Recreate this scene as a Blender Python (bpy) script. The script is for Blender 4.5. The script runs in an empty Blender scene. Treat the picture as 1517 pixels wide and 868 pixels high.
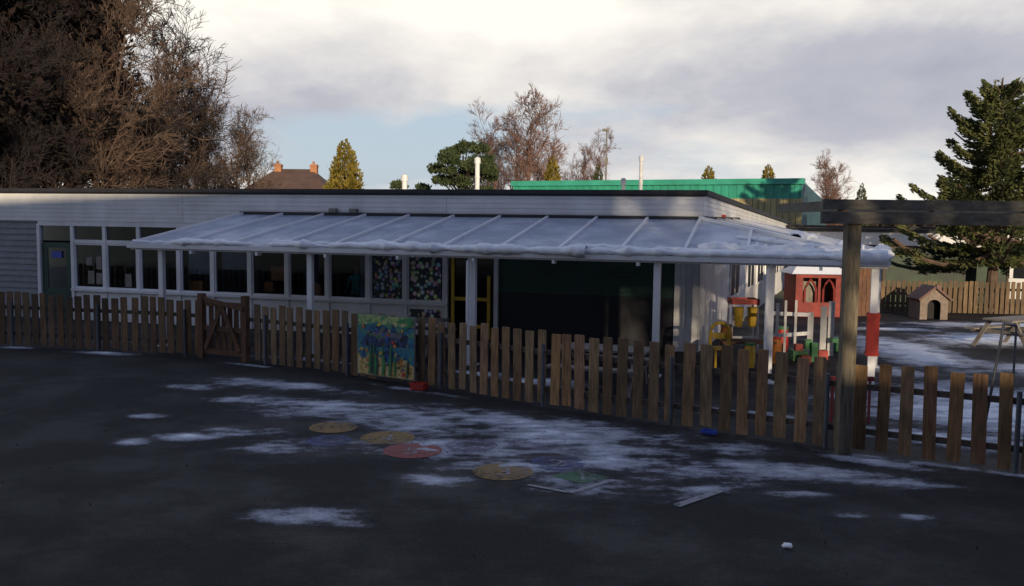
import bpy, math, random
import numpy as np
from mathutils import Vector, Matrix, noise
random.seed(7)
scene = bpy.context.scene
scene.view_settings.view_transform = 'Standard'
scene.view_settings.look = 'None'
scene.view_settings.exposure = 0
COL = scene.collection
R = random.random
def U(a, b): return a + (b - a) * random.random()

# ------------------------------------------------------------------ materials
def _new(name):
    m = bpy.data.materials.new(name); m.use_nodes = True
    nt = m.node_tree; nt.nodes.clear()
    return m, nt, nt.nodes, nt.links
def N(nt, t, **kw):
    n = nt.nodes.new(t)
    for k, v in kw.items(): setattr(n, k, v)
    return n
def rgba(c): return (c[0], c[1], c[2], 1)
def mixc(nt, fac, a, b, mode='MIX'):
    n = nt.nodes.new('ShaderNodeMix'); n.data_type = 'RGBA'; n.blend_type = mode; n.clamp_factor = True
    for idx, v in ((0, fac), (6, a), (7, b)):
        if isinstance(v, (int, float)): n.inputs[idx].default_value = v
        elif isinstance(v, tuple): n.inputs[idx].default_value = rgba(v)
        else: nt.links.new(v, n.inputs[idx])
    return n.outputs[2]
def math_(nt, op, a, b=0.0, clamp=False):
    n = nt.nodes.new('ShaderNodeMath'); n.operation = op; n.use_clamp = clamp
    for i, v in enumerate((a, b)):
        if isinstance(v, (int, float)): n.inputs[i].default_value = v
        else: nt.links.new(v, n.inputs[i])
    return n.outputs[0]
def tnoise(nt, scale, stretch=(1, 1, 1), detail=6, rough=.6, coord='Object', loc=(0, 0, 0)):
    tc = N(nt, 'ShaderNodeTexCoord'); mp = N(nt, 'ShaderNodeMapping')
    mp.inputs['Scale'].default_value = stretch; mp.inputs['Location'].default_value = loc
    nt.links.new(tc.outputs[coord], mp.inputs[0])
    n = N(nt, 'ShaderNodeTexNoise'); n.inputs['Scale'].default_value = scale
    n.inputs['Detail'].default_value = detail; n.inputs['Roughness'].default_value = rough
    nt.links.new(mp.outputs[0], n.inputs['Vector'])
    return n.outputs['Fac']
def ramp(nt, fac, stops):
    r = N(nt, 'ShaderNodeValToRGB'); e = r.color_ramp.elements
    while len(e) < len(stops): e.new(.5)
    for i, (p, c) in enumerate(stops):
        e[i].position = p; e[i].color = rgba(c) if isinstance(c, tuple) else (c, c, c, 1)
    nt.links.new(fac, r.inputs[0]); return r.outputs[0]
def out(nt, sh):
    o = N(nt, 'ShaderNodeOutputMaterial'); nt.links.new(sh, o.inputs[0])
def principled(nt, color, rough=.7, metal=0, bumpfac=None, bump=.2, bdist=.01):
    b = N(nt, 'ShaderNodeBsdfPrincipled')
    if isinstance(color, tuple): b.inputs['Base Color'].default_value = rgba(color)
    else: nt.links.new(color, b.inputs['Base Color'])
    if isinstance(rough, (int, float)): b.inputs['Roughness'].default_value = rough
    else: nt.links.new(rough, b.inputs['Roughness'])
    b.inputs['Metallic'].default_value = metal
    if bumpfac is not None:
        bp = N(nt, 'ShaderNodeBump'); bp.inputs['Strength'].default_value = bump; bp.inputs['Distance'].default_value = bdist
        nt.links.new(bumpfac, bp.inputs['Height']); nt.links.new(bp.outputs[0], b.inputs['Normal'])
    return b
def mat(name, col, rough=.7, var=.3, scale=4, stretch=(1, 1, 1), bump=.2, bdist=.01, metal=0, dirt=.25, tone=False):
    m, nt, nd, lk = _new(name)
    n1 = tnoise(nt, scale, stretch)
    n2 = tnoise(nt, .9, detail=4, loc=(3, 1, 7))
    lo = tuple(c * (1 - var) for c in col); hi = tuple(min(1, c * (1 + var)) for c in col)
    c = ramp(nt, n1, [(.3, lo), (.7, hi)])
    dd = ramp(nt, n2, [(.35, 1 - dirt), (.6, 1.0)])
    c = mixc(nt, 1.0, c, dd, 'MULTIPLY')
    if tone:
        a = N(nt, 'ShaderNodeAttribute', attribute_name='tone')
        c = mixc(nt, 1.0, c, a.outputs['Color'], 'MULTIPLY')
    b = principled(nt, c, rough, metal, n1, bump, bdist)
    out(nt, b.outputs[0]); return m
def leafmat(name, dark, light, scale=1.2, transl=.25):
    m, nt, nd, lk = _new(name)
    n1 = tnoise(nt, scale, detail=3); n2 = tnoise(nt, scale * 9, detail=2)
    f = math_(nt, 'ADD', math_(nt, 'MULTIPLY', n1, .65), math_(nt, 'MULTIPLY', n2, .35))
    c = ramp(nt, f, [(.36, dark), (.62, light)])
    b = principled(nt, c, .8)
    b.inputs['Specular IOR Level'].default_value = .2
    t = N(nt, 'ShaderNodeBsdfTranslucent'); nt.links.new(c, t.inputs[0])
    mx = N(nt, 'ShaderNodeMixShader'); mx.inputs[0].default_value = transl
    nt.links.new(b.outputs[0], mx.inputs[1]); nt.links.new(t.outputs[0], mx.inputs[2])
    out(nt, mx.outputs[0]); return m

M = {}
M['white'] = mat('white_paint', (.76, .77, .79), .5, .05, 6, bump=.05, dirt=.18)
M['fascia'] = mat('white_fascia_boards', (.78, .79, .81), .45, .05, 3, (1, 1, .3), bump=.05, dirt=.18)
M['alu'] = mat('white_powder_coat', (.8, .81, .83), .35, .03, 6, bump=.02, dirt=.1)
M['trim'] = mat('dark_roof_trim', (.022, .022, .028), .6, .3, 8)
M['felt'] = mat('roof_felt', (.06, .06, .065), .9, .3, 5)
M['greyboard'] = mat('grey_weatherboard', (.2, .225, .26), .6, .2, 5, (1, 1, 4), bump=.2)
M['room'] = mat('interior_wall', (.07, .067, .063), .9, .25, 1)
M['dgreen'] = mat('dark_green_panel', (.012, .055, .04), .5, .25, 3, bump=.1)
M['navy'] = mat('dark_navy_panel', (.012, .014, .022), .55, .3, 3, bump=.1)
M['yellow'] = mat('yellow_paint', (.6, .38, .03), .5, .2, 5, bump=.05)
M['red'] = mat('red_plastic', (.48, .03, .02), .5, .22, 5, bump=.04)
M['redpaint'] = mat('red_painted_timber', (.22, .026, .02), .7, .35, 5, bump=.1)
M['blue'] = mat('blue_plastic', (.03, .07, .4), .4, .12, 5)
M['green'] = mat('green_plastic', (.03, .22, .07), .5, .2, 5)
M['orange'] = mat('orange_plastic', (.6, .2, .03), .5, .2, 5)
M['teal'] = mat('teal_cloth', (.08, .5, .46), .9, .15, 8)
M['skin'] = mat('skin', (.5, .3, .22), .6, .08, 8)
M['hair'] = mat('brown_hair', (.06, .035, .02), .7, .2, 20)
M['trouser'] = mat('dark_cloth', (.03, .03, .045), .9, .2, 10)
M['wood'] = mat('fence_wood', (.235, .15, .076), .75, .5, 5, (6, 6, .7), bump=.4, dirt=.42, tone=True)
M['rail'] = mat('fence_rail_wood', (.08, .062, .05), .85, .3, 5, (2, 2, 2))
M['gatewood'] = mat('gate_wood', (.12, .058, .032), .8, .35, 6, (3, 3, 1), bump=.35)
M['pergola'] = mat('weathered_timber', (.15, .14, .115), .85, .45, 6, (1, 3, 3), bump=.5, dirt=.35)
M['pergpost'] = mat('weathered_timber_post', (.14, .12, .085), .85, .5, 6, (5, 5, .6), bump=.5, dirt=.35)
M['steel'] = mat('galvanised_steel', (.12, .135, .16), .5, .2, 8, metal=.5)
M['flue'] = mat('flue_steel', (.74, .75, .76), .4, .12, 8, metal=.0)
M['snow'] = mat('snow', (.86, .89, .93), .6, .06, 14, bump=.6, bdist=.02, dirt=.06)
M['greencorr'] = mat('green_steel_cladding', (.045, .36, .25), .45, .15, 2, (1, 1, .2), bump=.05, dirt=.25)
M['greentrim'] = mat('green_steel_trim', (.05, .38, .27), .45, .1, 2)
M['bluecorr'] = mat('blue_grey_cladding', (.05, .12, .15), .5, .12, 2)
M['tanboard'] = mat('tan_timber_cladding', (.46, .38, .19), .8, .3, 4, (3, 3, .5))
M['brick'] = mat('brick_wall', (.32, .15, .09), .85, .25, 14)
M['rooftile'] = mat('roof_tiles', (.11, .065, .05), .85, .3, 12)
M['chimney'] = mat('chimney_brick', (.42, .19, .09), .85, .2, 14)
M['bark'] = mat('bark', (.11, .072, .054), .9, .45, 3, bump=.4)
M['barkred'] = mat('birch_twigs', (.18, .105, .085), .9, .3, 3)
M['barkdark'] = mat('dark_bark', (.024, .017, .017), .9, .3, 8)
M['toystone'] = mat('toy_house_render', (.22, .175, .145), .85, .3, 10)
M['toyroof'] = mat('toy_house_roof', (.17, .1, .085), .85, .3, 10)
M['picnic'] = mat('grey_picnic_timber', (.22, .2, .18), .85, .3, 5, (2, 2, 2))
M['black'] = mat('black_opening', (.01, .01, .012), .8, .2, 5)
M['leafdead'] = leafmat('dead_brown_leaves', (.02, .012, .01), (.07, .036, .022), .6)
M['leafdark'] = leafmat('shaded_brown_foliage', (.006, .005, .005), (.022, .013, .011), .5, .1)  # shade over the left woodland is put into this leaf colour
M['gold'] = leafmat('golden_conifer_foliage', (.08, .068, .015), (.34, .26, .05), 1.6)
M['pine'] = leafmat('pine_foliage', (.02, .04, .02), (.12, .15, .065), 1.6)
M['conif'] = leafmat('conifer_foliage', (.014, .03, .018), (.17, .18, .065), 1.1)
M['ever'] = leafmat('evergreen_foliage', (.02, .035, .015), (.06, .08, .03), .9, .1)

def glassmat():
    m, nt, nd, lk = _new('window_glass')
    tr = N(nt, 'ShaderNodeBsdfTransparent'); tr.inputs[0].default_value = (.8, .84, .88, 1)
    gl = N(nt, 'ShaderNodeBsdfGlossy'); gl.inputs['Roughness'].default_value = .03
    gl.inputs[0].default_value = (.75, .82, .95, 1)
    fr = N(nt, 'ShaderNodeFresnel'); fr.inputs[0].default_value = 1.42
    mx = N(nt, 'ShaderNodeMixShader'); lk.new(fr.outputs[0], mx.inputs[0])
    lk.new(tr.outputs[0], mx.inputs[1]); lk.new(gl.outputs[0], mx.inputs[2]); out(nt, mx.outputs[0]); return m
M['glass'] = glassmat()
def polymat():
    m, nt, nd, lk = _new('polycarbonate_sheet')
    n = tnoise(nt, 1.1, detail=8, rough=.65)
    sm = ramp(nt, n, [(.42, 0.0), (.66, 1.0)])
    c = mixc(nt, sm, (.42, .48, .6), (.64, .69, .79))
    b = principled(nt, c, .35)
    tr = N(nt, 'ShaderNodeBsdfTransparent'); tr.inputs[0].default_value = (.75, .82, .9, 1)
    mx = N(nt, 'ShaderNodeMixShader')
    f = math_(nt, 'ADD', math_(nt, 'MULTIPLY', sm, .12), .78)
    lk.new(f, mx.inputs[0]); lk.new(tr.outputs[0], mx.inputs[1]); lk.new(b.outputs[0], mx.inputs[2])
    out(nt, mx.outputs[0]); return m
M['poly'] = polymat()
def collage(name, scale, val, white):
    m, nt, nd, lk = _new(name)
    tc = N(nt, 'ShaderNodeTexCoord'); v = N(nt, 'ShaderNodeTexVoronoi'); v.inputs['Scale'].default_value = scale
    lk.new(tc.outputs['Object'], v.inputs['Vector'])
    h = N(nt, 'ShaderNodeHueSaturation'); h.inputs['Saturation'].default_value = .9; h.inputs['Value'].default_value = val
    lk.new(v.outputs['Color'], h.inputs['Color'])
    c0 = mixc(nt, white, h.outputs[0], (.8, .72, .66))
    e = ramp(nt, v.outputs['Distance'], [(.38, (1.0, 1.0, 1.0)), (.55, (.05, .08, .1))])
    c = mixc(nt, 1.0, c0, e, 'MULTIPLY')
    out(nt, principled(nt, c, .6).outputs[0]); return m
M['collage'] = collage('children_paintings', 9, 1.0, .35)
M['collage2'] = collage('children_paintings_dim', 10, .6, .1)
def collage_green():
    m, nt, nd, lk = _new('leafy_mural_paint')
    n = tnoise(nt, 1.3, detail=6)
    c = ramp(nt, n, [(.4, (.004, .014, .01)), (.58, (.008, .04, .015)), (.72, (.02, .12, .04))])
    out(nt, principled(nt, c, .6).outputs[0]); return m
M['leafmural'] = collage_green()

# ------------------------------------------------------------------ mesh builder
class MB:
    def __init__(s): s.v = []; s.f = []; s.t = []; s.mi = []; s.cm = 0
    def add(s, vs, fs, tone=(1, 1, 1)):
        o = len(s.v); s.v += [tuple(p) for p in vs]; s.t += [tone] * len(vs)
        for f in fs: s.f.append(tuple(i + o for i in f)); s.mi.append(s.cm)
    def box(s, o, ax, xr, yr, zr, tone=(1, 1, 1), ay=None):
        ay = ay or (-ax[1], ax[0]); vs = []
        for z in zr:
            for (a, b) in ((xr[0], yr[0]), (xr[1], yr[0]), (xr[1], yr[1]), (xr[0], yr[1])):
                vs.append((o[0] + ax[0] * a + ay[0] * b, o[1] + ax[1] * a + ay[1] * b, z))
        s.add(vs, [(3, 2, 1, 0), (4, 5, 6, 7), (0, 1, 5, 4), (1, 2, 6, 5), (2, 3, 7, 6), (3, 0, 4, 7)], tone)
    def tube(s, pts, rs, n=6, cap=True):
        vs = []; fs = []
        for i, p in enumerate(pts):
            p = Vector(p)
            d = (Vector(pts[min(i + 1, len(pts) - 1)]) - Vector(pts[max(i - 1, 0)]))
            if d.length < 1e-9: d = Vector((0, 0, 1))
            d.normalize()
            a = Vector((0, 0, 1)).cross(d) if abs(d.z) < .95 else Vector((1, 0, 0)).cross(d)
            a.normalize(); b = d.cross(a)
            for k in range(n):
                t = 2 * math.pi * k / n
                vs.append(p + (a * math.cos(t) + b * math.sin(t)) * rs[i])
        for i in range(len(pts) - 1):
            for k in range(n):
                fs.append((i * n + k, i * n + (k + 1) % n, (i + 1) * n + (k + 1) % n, (i + 1) * n + k))
        if cap:
            fs.append(tuple(reversed(range(n)))); L = (len(pts) - 1) * n; fs.append(tuple(range(L, L + n)))
        s.add(vs, fs)
    def beam(s, p0, p1, w, h):
        p0 = Vector(p0); p1 = Vector(p1); d = (p1 - p0).normalized()
        a = Vector((0, 0, 1)).cross(d)
        if a.length < 1e-3: a = Vector((1, 0, 0))
        a.normalize(); b = d.cross(a); vs = []
        for p in (p0, p1):
            for (x, y) in ((-w, -h), (w, -h), (w, h), (-w, h)): vs.append(p + a * x / 2 + b * y / 2)
        s.add(vs, [(3, 2, 1, 0), (4, 5, 6, 7), (0, 1, 5, 4), (1, 2, 6, 5), (2, 3, 7, 6), (3, 0, 4, 7)])
    def card(s, c, sx, sy, up=None):
        a = Vector((U(-1, 1), U(-1, 1), U(-1, 1))).normalized()
        if up is not None: a = (a * .6 + up).normalized()
        b = a.cross(Vector((U(-1, 1), U(-1, 1), U(-1, 1))))
        if b.length < 1e-3: b = a.orthogonal()
        b.normalize(); c = Vector(c)
        s.add([c - a * sx - b * sy * .3, c - b * sy + a * sx * .1, c + a * sx, c + b * sy], [(0, 1, 2, 3)])
    def mesh(s, name, mats):
        me = bpy.data.meshes.new(name); me.from_pydata(s.v, [], s.f); 
        for m in (mats if isinstance(mats, list) else [mats]): me.materials.append(m)
        if any(s.mi): me.polygons.foreach_set('material_index', s.mi)
        at = me.attributes.new('tone', 'FLOAT_COLOR', 'POINT')
        arr = np.ones((len(s.v), 4), dtype=np.float32); arr[:, :3] = np.array(s.t, dtype=np.float32)
        at.data.foreach_set('color', arr.ravel()); me.update(); return me
    def build(s, name, mats, parent=None, smooth=False):
        me = s.mesh(name, mats); ob = bpy.data.objects.new(name, me); COL.objects.link(ob)
        if smooth: me.polygons.foreach_set('use_smooth', [True] * len(me.polygons))
        if parent:
            ob.parent = parent; ob.matrix_parent_inverse = Matrix.Translation(-Vector(parent.location))
        return ob
def empty(name, loc):
    e = bpy.data.objects.new(name, None); e.location = loc; e.empty_display_size = .3; COL.objects.link(e); return e
def norm2(x, y):
    l = math.hypot(x, y); return (x / l, y / l)

# ------------------------------------------------------------------ frames of reference (metres)
u = norm2(.958, -.287); v = (-u[1], u[0])          # u: along front wall to the right, v: to the back
B = (4.1, 20.0)                                    # building corner
C = (6.4, 15.7)                                    # canopy outer corner
nu = (-u[0], -u[1])
d2 = norm2(.367, .93)
def W(s, t, z): return (B[0] - s * u[0] + t * v[0], B[1] - s * u[1] + t * v[1], z)
def wbox(mb, s0, s1, t0, t1, z0, z1, tone=(1, 1, 1)):
    mb.box(B, nu, (s0, s1), (t0, t1), (z0, z1), tone, ay=v)

# ------------------------------------------------------------------ school building
sb = empty('school_building', (B[0], B[1], 0))
SL = 27.0
mb = MB()   # fascia shiplap
nb = 7; z0 = 2.68; hh = .79 / nb
for i in range(nb):
    za = z0 + i * hh
    segs = [(-.05, 5.9), (5.912, 13.2), (13.212, 20.2), (20.212, SL)]
    for (a, b) in segs:
        wbox(mb, a, b, -.06, -.0, za + .007, za + hh - .004)
wbox(mb, -.03, SL, -.042, .0, z0, z0 + .79)
mb.build('fascia', M['fascia'], sb)
mb = MB(); wbox(mb, -.16, SL, -.16, .1, 3.47, 3.57); wbox(mb, -.12, SL, -.1, -.07, 3.43, 3.469)
side_len = 21.5
def S(t, off, z): return (B[0] + d2[0] * t + d2[1] * off, B[1] + d2[1] * t - d2[0] * off, z)
def sbox(mb, t0, t1, o0, o1, za, zb, drop=True):
    vs = []
    for top in (0, 1):
        for (t, o) in ((t0, o0), (t1, o0), (t1, o1), (t0, o1)):
            dz = (.68 * t / side_len) if drop else 0
            vs.append(S(t, o, (zb if top else za) - dz))
    mb.add(vs, [(3, 2, 1, 0), (4, 5, 6, 7), (0, 1, 5, 4), (1, 2, 6, 5), (2, 3, 7, 6), (3, 0, 4, 7)])
sbox(mb, .0, side_len, -.1, .16, 3.472, 3.572)
mb.build('roof_edge_trim', M['trim'], sb)
mb = MB()
for i in range(nb):
    za = z0 + i * hh; sbox(mb, 0.003, side_len, 0, .06, za + .007, za + hh - .004)
sbox(mb, .01, side_len, 0, .042, z0, z0 + .785)
mb.build('side_fascia', M['fascia'], sb)
mb = MB()
a, b_, c_, d_ = W(-.0, .0, 3.46), S(side_len, 0, 2.78), W(0, 16, 3.46), W(SL, 0, 3.46)
e_ = W(SL, 16, 3.46)
mb.add([a, b_, c_, d_, e_], [(0, 1, 2), (0, 2, 4, 3)])
mb.build('flat_roof', M['felt'], sb)
mb = MB(); t = 0
while t < side_len - .2:
    sbox(mb, t, t + .142, 0, .03 + .006 * R(), 0, 2.67, False); t += .15
sbox(mb, 0.0, side_len, -.05, .02, 0, 2.68, False)
mb.build('side_cladding', M['white'], sb)
mb = MB(); mb2 = MB()
for t in (4.5, 8, 10.5, 13, 16):
    sbox(mb, t, t + 1.6, .04, .06, .9, 2.3, False)
    for (ta, tb, za, zb) in ((t - .06, t, .84, 2.36), (t + 1.6, t + 1.66, .84, 2.36), (t, t + 1.6, .84, .9), (t, t + 1.6, 2.3, 2.36), (t + .77, t + .83, .9, 2.3)): sbox(mb2, ta, tb, .038, .075, za, zb, False)
mb.build('side_windows', M['navy'], sb); mb2.build('side_window_frames', M['white'], sb)
# grey weatherboard
mb = MB(); z = 0
while z < 2.66:
    p = [W(17.95, -.03, z), W(SL, -.03, z), W(SL, 0.0, z + .165), W(17.95, 0.0, z + .165), W(17.95, .02, z), W(SL, .02, z)]
    mb.add(p, [(0, 1, 2, 3), (0, 4, 5, 1)]); z += .165
wbox(mb, 17.95, SL, .005, .12, 0, 2.68)
mb.build('weatherboard_wall', M['greyboard'], sb)
mull = [16.77, 15.72, 14.64, 13.38, 12.36, 11.26, 10.19, 9.06, 7.95, 6.97, 5.93]
mb = MB()
wbox(mb, 5.93, 16.7, 0, .12, 0, .8)
for i in range(len(mull) - 1):
    wbox(mb, mull[i + 1] + .07, mull[i] - .07, -.015, .0, .08, .72)
wbox(mb, .0, .52, .0, .1, 0, 2.68)
for k in range(4): wbox(mb, .01 + k * .13, .13 + k * .13, -.02, 0, 0, 2.67)
wbox(mb, 0, 5.9, 0, .12, 2.1, 2.68)
mb.build('wall_panels', M['white'], sb)
mb = MB()
for s in mull: wbox(mb, s - .05, s + .05, -.04, .08, 0, 2.6)
wbox(mb, 17.85, 17.95, -.04, .08, 0, 2.6)
wbox(mb, 5.93, 17.9, -.05, .09, 2.56, 2.68)
wbox(mb, 5.93, 16.77, -.03, .07, 2.1, 2.19)
wbox(mb, 5.88, 16.8, -.09, .1, .8, .87)
for i in range(len(mull) - 1):
    a, b = mull[i + 1] + .05, mull[i] - .05
    for (x0, x1) in ((a, a + .04), (b - .04, b)): wbox(mb, x0, x1, -.015, .05, .87, 2.1)
    wbox(mb, a + .04, b - .04, -.015, .05, .87, .92); wbox(mb, a + .04, b - .04, -.015, .05, 2.05, 2.1)
wbox(mb, 4.62, 4.72, -.04, .1, 0, 2.1)
wbox(mb, 5.3, 5.36, -.02, .08, 0, 2.1)
mb.build('window_frames', M['white'], sb)
mb = MB()
for i in range(len(mull) - 1):
    wbox(mb, mull[i + 1] + .05, mull[i] - .05, .02, .028, .87, 2.56)
wbox(mb, 4.72, 5.88, .03, .038, 0, 2.1); wbox(mb, 16.82, 17.85, .03, .038, 2.15, 2.56)
mb.build('window_glass_panes', M['glass'], sb)
mb = MB()
wbox(mb, 16.84, 17.83, .02, .06, 0, .85); wbox(mb, 16.84, 17.02, .02, .06, .85, 2.1); wbox(mb, 17.65, 17.83, .02, .06, .85, 2.1)
wbox(mb, 17.02, 17.65, .02, .06, 1.95, 2.1)
mb.build('green_door', M['dgreen'], sb)
mb = MB(); wbox(mb, 17.02, 17.65, .035, .045, .85, 1.95); mb.build('door_glass', M['glass'], sb)
mb = MB(); wbox(mb, 17.15, 17.5, .0, .008, 1.68, 1.86); mb.build('blue_notice', M['blue'], sb)
mb = MB(); wbox(mb, 15.85, 16.02, .005, .012, 1.4, 1.75); wbox(mb, 16.1, 16.3, .005, .012, 1.0, 1.35)
wbox(mb, 15.85, 16.03, .005, .012, 1.0, 1.3); wbox(mb, 16.15, 16.35, .005, .012, 1.5, 1.72); wbox(mb, 14.9, 15.1, .005, .012, .95, 1.3)
mb.build('paper_notices', M['picnic'], sb)
mb = MB()
for s in (5.75, 5.22, 4.85): wbox(mb, s - .035, s + .035, -.03, .02, .05, 1.55 if s < 5.5 else 2.05)
wbox(mb, 4.88, 5.7, -.028, .018, .95, 1.03); wbox(mb, 4.88, 5.2, -.028, .018, .3, .38)
mb.build('yellow_door_frame', M['yellow'], sb)
mb = MB(); z = 1.18
while z < 2.08: wbox(mb, .52, 4.62, .06, .09, z, min(z + .088, 2.1)); z += .09
wbox(mb, .52, 4.62, .095, .12, 1.1, 2.1)
mb.build('green_board', M['dgreen'], sb)
mb = MB(); wbox(mb, .52, 4.62, .05, .12, 0, 1.175); mb.build('navy_board', M['navy'], sb)
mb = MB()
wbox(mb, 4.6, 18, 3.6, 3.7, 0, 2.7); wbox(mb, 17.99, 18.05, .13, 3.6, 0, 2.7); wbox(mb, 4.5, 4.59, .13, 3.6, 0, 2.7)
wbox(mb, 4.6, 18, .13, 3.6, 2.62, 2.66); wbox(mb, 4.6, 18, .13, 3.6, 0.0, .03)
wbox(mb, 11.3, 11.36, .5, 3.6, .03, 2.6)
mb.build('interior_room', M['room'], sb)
mb = MB(); wbox(mb, 6.06, 6.84, .0, .012, .9, 2.04); mb.build('window_paintings', M['collage'], sb)
mb = MB(); wbox(mb, 7.1, 7.82, .0, .012, .93, 2.04); mb.build('window_paintings', M['collage2'], sb)
mb = MB(); wbox(mb, 6.05, 6.85, -.028, -.018, .42, .7); mb.build('low_paintings', M['collage'], sb)
mb = MB()
for (s, t, z, w, h) in ((10.4, .2, 1.25, .4, .35), (10.8, .3, .95, .25, .25), (9.4, .25, .9, .4, .3), (12.9, .3, .9, .4, .25)):
    wbox(mb, s, s + w, t, t + .2, z, z + h)
mb.build('shelf_boxes', M['orange'], sb)
mb = MB()
for (s0, s1, z0_) in ((12.45, 13.2, 1.35), (11.4, 12.2, 1.5), (8.1, 8.25, .9)): wbox(mb, s0, s1, .14, .16, z0_, 2.5)
mb.build('window_blinds', mat('blind_cloth', (.3, .32, .36), .9, .15, 3), sb)
def flue(name, x, y, ztop_, r):
    e = empty(name, (x, y, 3.46)); m_ = MB()
    m_.tube([(x, y, 3.46), (x, y, ztop_ - .2)], [r, r], 12); m_.tube([(x, y, ztop_ - .2), (x, y, ztop_ - .05), (x, y, ztop_)], [r * 1.35, r * 1.35, r * .5], 12)
    m_.tube([(x, y, 3.46), (x, y, 3.6)], [r * 2, r * 1.3], 12)
    m_.tube([(x, y, 4.1), (x, y, 4.13)], [r * 1.2, r * 1.2], 12)
    m_.build('flue_pipe', M['flue'], e, False)
flue('roof_flue', -1.08, 27.5, 4.72, .07); flue('roof_flue', 4.1, 29.5, 4.98, .06)
flue('roof_vent', -3.2, 27, 4.15, .08); flue('roof_vent', 3.3, 27.5, 4.15, .06)
mb = MB(); wbox(mb, 8.75, 8.93, -.2, -.06, 3.0, 3.1); wbox(mb, 8.2, 8.38, -.2, -.06, 3.0, 3.1)
mb.build('wall_lamps', M['picnic'], sb)
mb = MB(); sbox(mb, 2.6, 2.8, .07, .14, 3.0, 3.14); mb.build('alarm_box', M['red'], sb)

# ------------------------------------------------------------------ canopy
cn = empty('glazed_canopy', (C[0], C[1], 0))
def K(s, t, z): return (C[0] - s * u[0] + t * v[0], C[1] - s * u[1] + t * v[1], z)
EZ, WZ, CW, CL = 2.27, 2.93, 3.43, 15.4
def KS(t, o, z):
    a = Vector((C[0] + d2[0] * t, C[1] + d2[1] * t, 0)); b = Vector((B[0] + d2[0] * t + .1, B[1] + d2[1] * t, 0))
    p = a.lerp(b, o); return (p.x, p.y, z)
def zo(o): return EZ + (WZ - EZ) * o
Bp = K(CW, CW - .12, WZ)
SLn = 5.2
mb = MB()
mb.add([K(0, 0, EZ), K(CL, 0, EZ), K(14.8, CW - .08, WZ), Bp], [(0, 1, 2, 3)])
mb.add([K(0, 0, EZ), Bp, KS(SLn, 1, WZ), KS(SLn, 0, EZ)], [(0, 1, 2, 3)])
mb.build('roof_sheets', M['poly'], cn)
mb = MB(); up = .025
ns = 10
for i in range(ns + 1):
    s = CW + (14.8 - CW) * i / ns; se = CW + (CL - CW) * i / ns
    mb.beam(K(se, 0, EZ + up), K(s, CW - .1, WZ + up), .055, .06)
for s in (1.15, 2.3):
    o = s / CW; mb.beam(K(s, 0, EZ + up), K(s, s * .97, zo(o) + up), .055, .06)
mb.beam(K(0, 0, EZ + up + .01), (Bp[0], Bp[1], WZ + up + .01), .08, .07)
for t in (1.3, 2.6, 3.9, 5.2): mb.beam(KS(t, 0, EZ + up), KS(t, 1, WZ + up), .055, .06)
mb.box(C, nu, (-.06, CL + .03), (-.08, .04), (EZ - .14, EZ - .005), ay=v)
mb.box(C, nu, (-.1, CL + .06), (-.17, -.085), (EZ - .1, EZ - .01), ay=v)
mb.box(C, d2, (.05, SLn), (-.04, .06), (EZ - .14, EZ - .005))
mb.beam(K(CL, -.02, EZ - .03), K(14.8, CW - .1, WZ - .03), .07, .12)
for s in np.arange(1.0, 15, 1.6): mb.box(C, nu, (s, s + .05), (-.18, .0), (EZ - .2, EZ - .13), ay=v)
mb.build('aluminium_frame', M['alu'], cn)
mb = MB(); wbox(mb, 0.02, 11.45, -.16, -.065, 2.9, 3.0)
mb.box(B, d2, (.05, 5.2), (-.16, -.065), (2.9, 3.0))
mb.build('wall_flashing', M['trim'], cn)
mb = MB()
posts = [(-7.69, 19.97), (-4.2, 18.93), (-.77, 17.9), (2.69, 16.86), (4.64, 16.28), (6.3, 15.8), KS(5.1, 0.02, 0)[:2], KS(2.6, 0.02, 0)[:2]]
for i, (x, y) in enumerate(posts):
    w = .055 if i < 2 else .062
    mb.box((x, y), u, (-w, w), (-w, w), (0, EZ - .14))
    mb.box((x, y), u, (-.11, .11), (-.11, .11), (0.004, .03))
    if i in (2, 4): mb.tube([(x - .1, y - .12, .05), (x - .1, y - .12, EZ - .2), (x - .02, y - .16, EZ - .1)], [.033] * 3, 8)
mb.build('canopy_posts', M['alu'], cn)
def ridge(mb, pts, r, seed, gap=.25):
    pts = [Vector(p) for p in pts]; n = 9; vs = []; fs = []
    tot = sum((pts[i + 1] - pts[i]).length for i in range(len(pts) - 1)); step = .05; k = int(tot / step)
    for i in range(k + 1):
        d = i * step; j = 0
        while j < len(pts) - 2 and d > (pts[j + 1] - pts[j]).length: d -= (pts[j + 1] - pts[j]).length; j += 1
        seg = pts[j + 1] - pts[j]; p = pts[j] + seg * min(1, d / seg.length); tdir = seg.normalized()
        a = Vector((0, 0, 1)).cross(tdir).normalized()
        nn = noise.noise(Vector((i * step * .9, seed, 0))) * .9 + noise.noise(Vector((i * step * 3.7, seed, 5))) * .5
        rr = max(.012, r * (1 + nn * 1.5))
        for q in range(n):
            th = 2 * math.pi * q / n
            x = math.cos(th) * rr * 1.5; z = math.sin(th) * rr * (1.0 if math.sin(th) > 0 else .75)
            jj = 1 + .3 * noise.noise(Vector((i * .4, q * 1.3, seed)))
            vs.append(p + a * x * jj + Vector((0, 0, z * jj)))
        if i:
            for q in range(n): fs.append(((i - 1) * n + q, (i - 1) * n + (q + 1) % n, i * n + (q + 1) % n, i * n + q))
    mb.add(vs, fs)
mb = MB()
ridge(mb, [K(-.05, -.07, EZ + .035), K(CL, -.07, EZ + .035)], .08, 1.3)
ridge(mb, [K(.1, .15, EZ + .07), K(12, .17, EZ + .06)], .06, 7.3)
ridge(mb, [K(5.2, -.12, EZ + .03), K(8.3, -.12, EZ + .03)], .085, 17.3)
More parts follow.
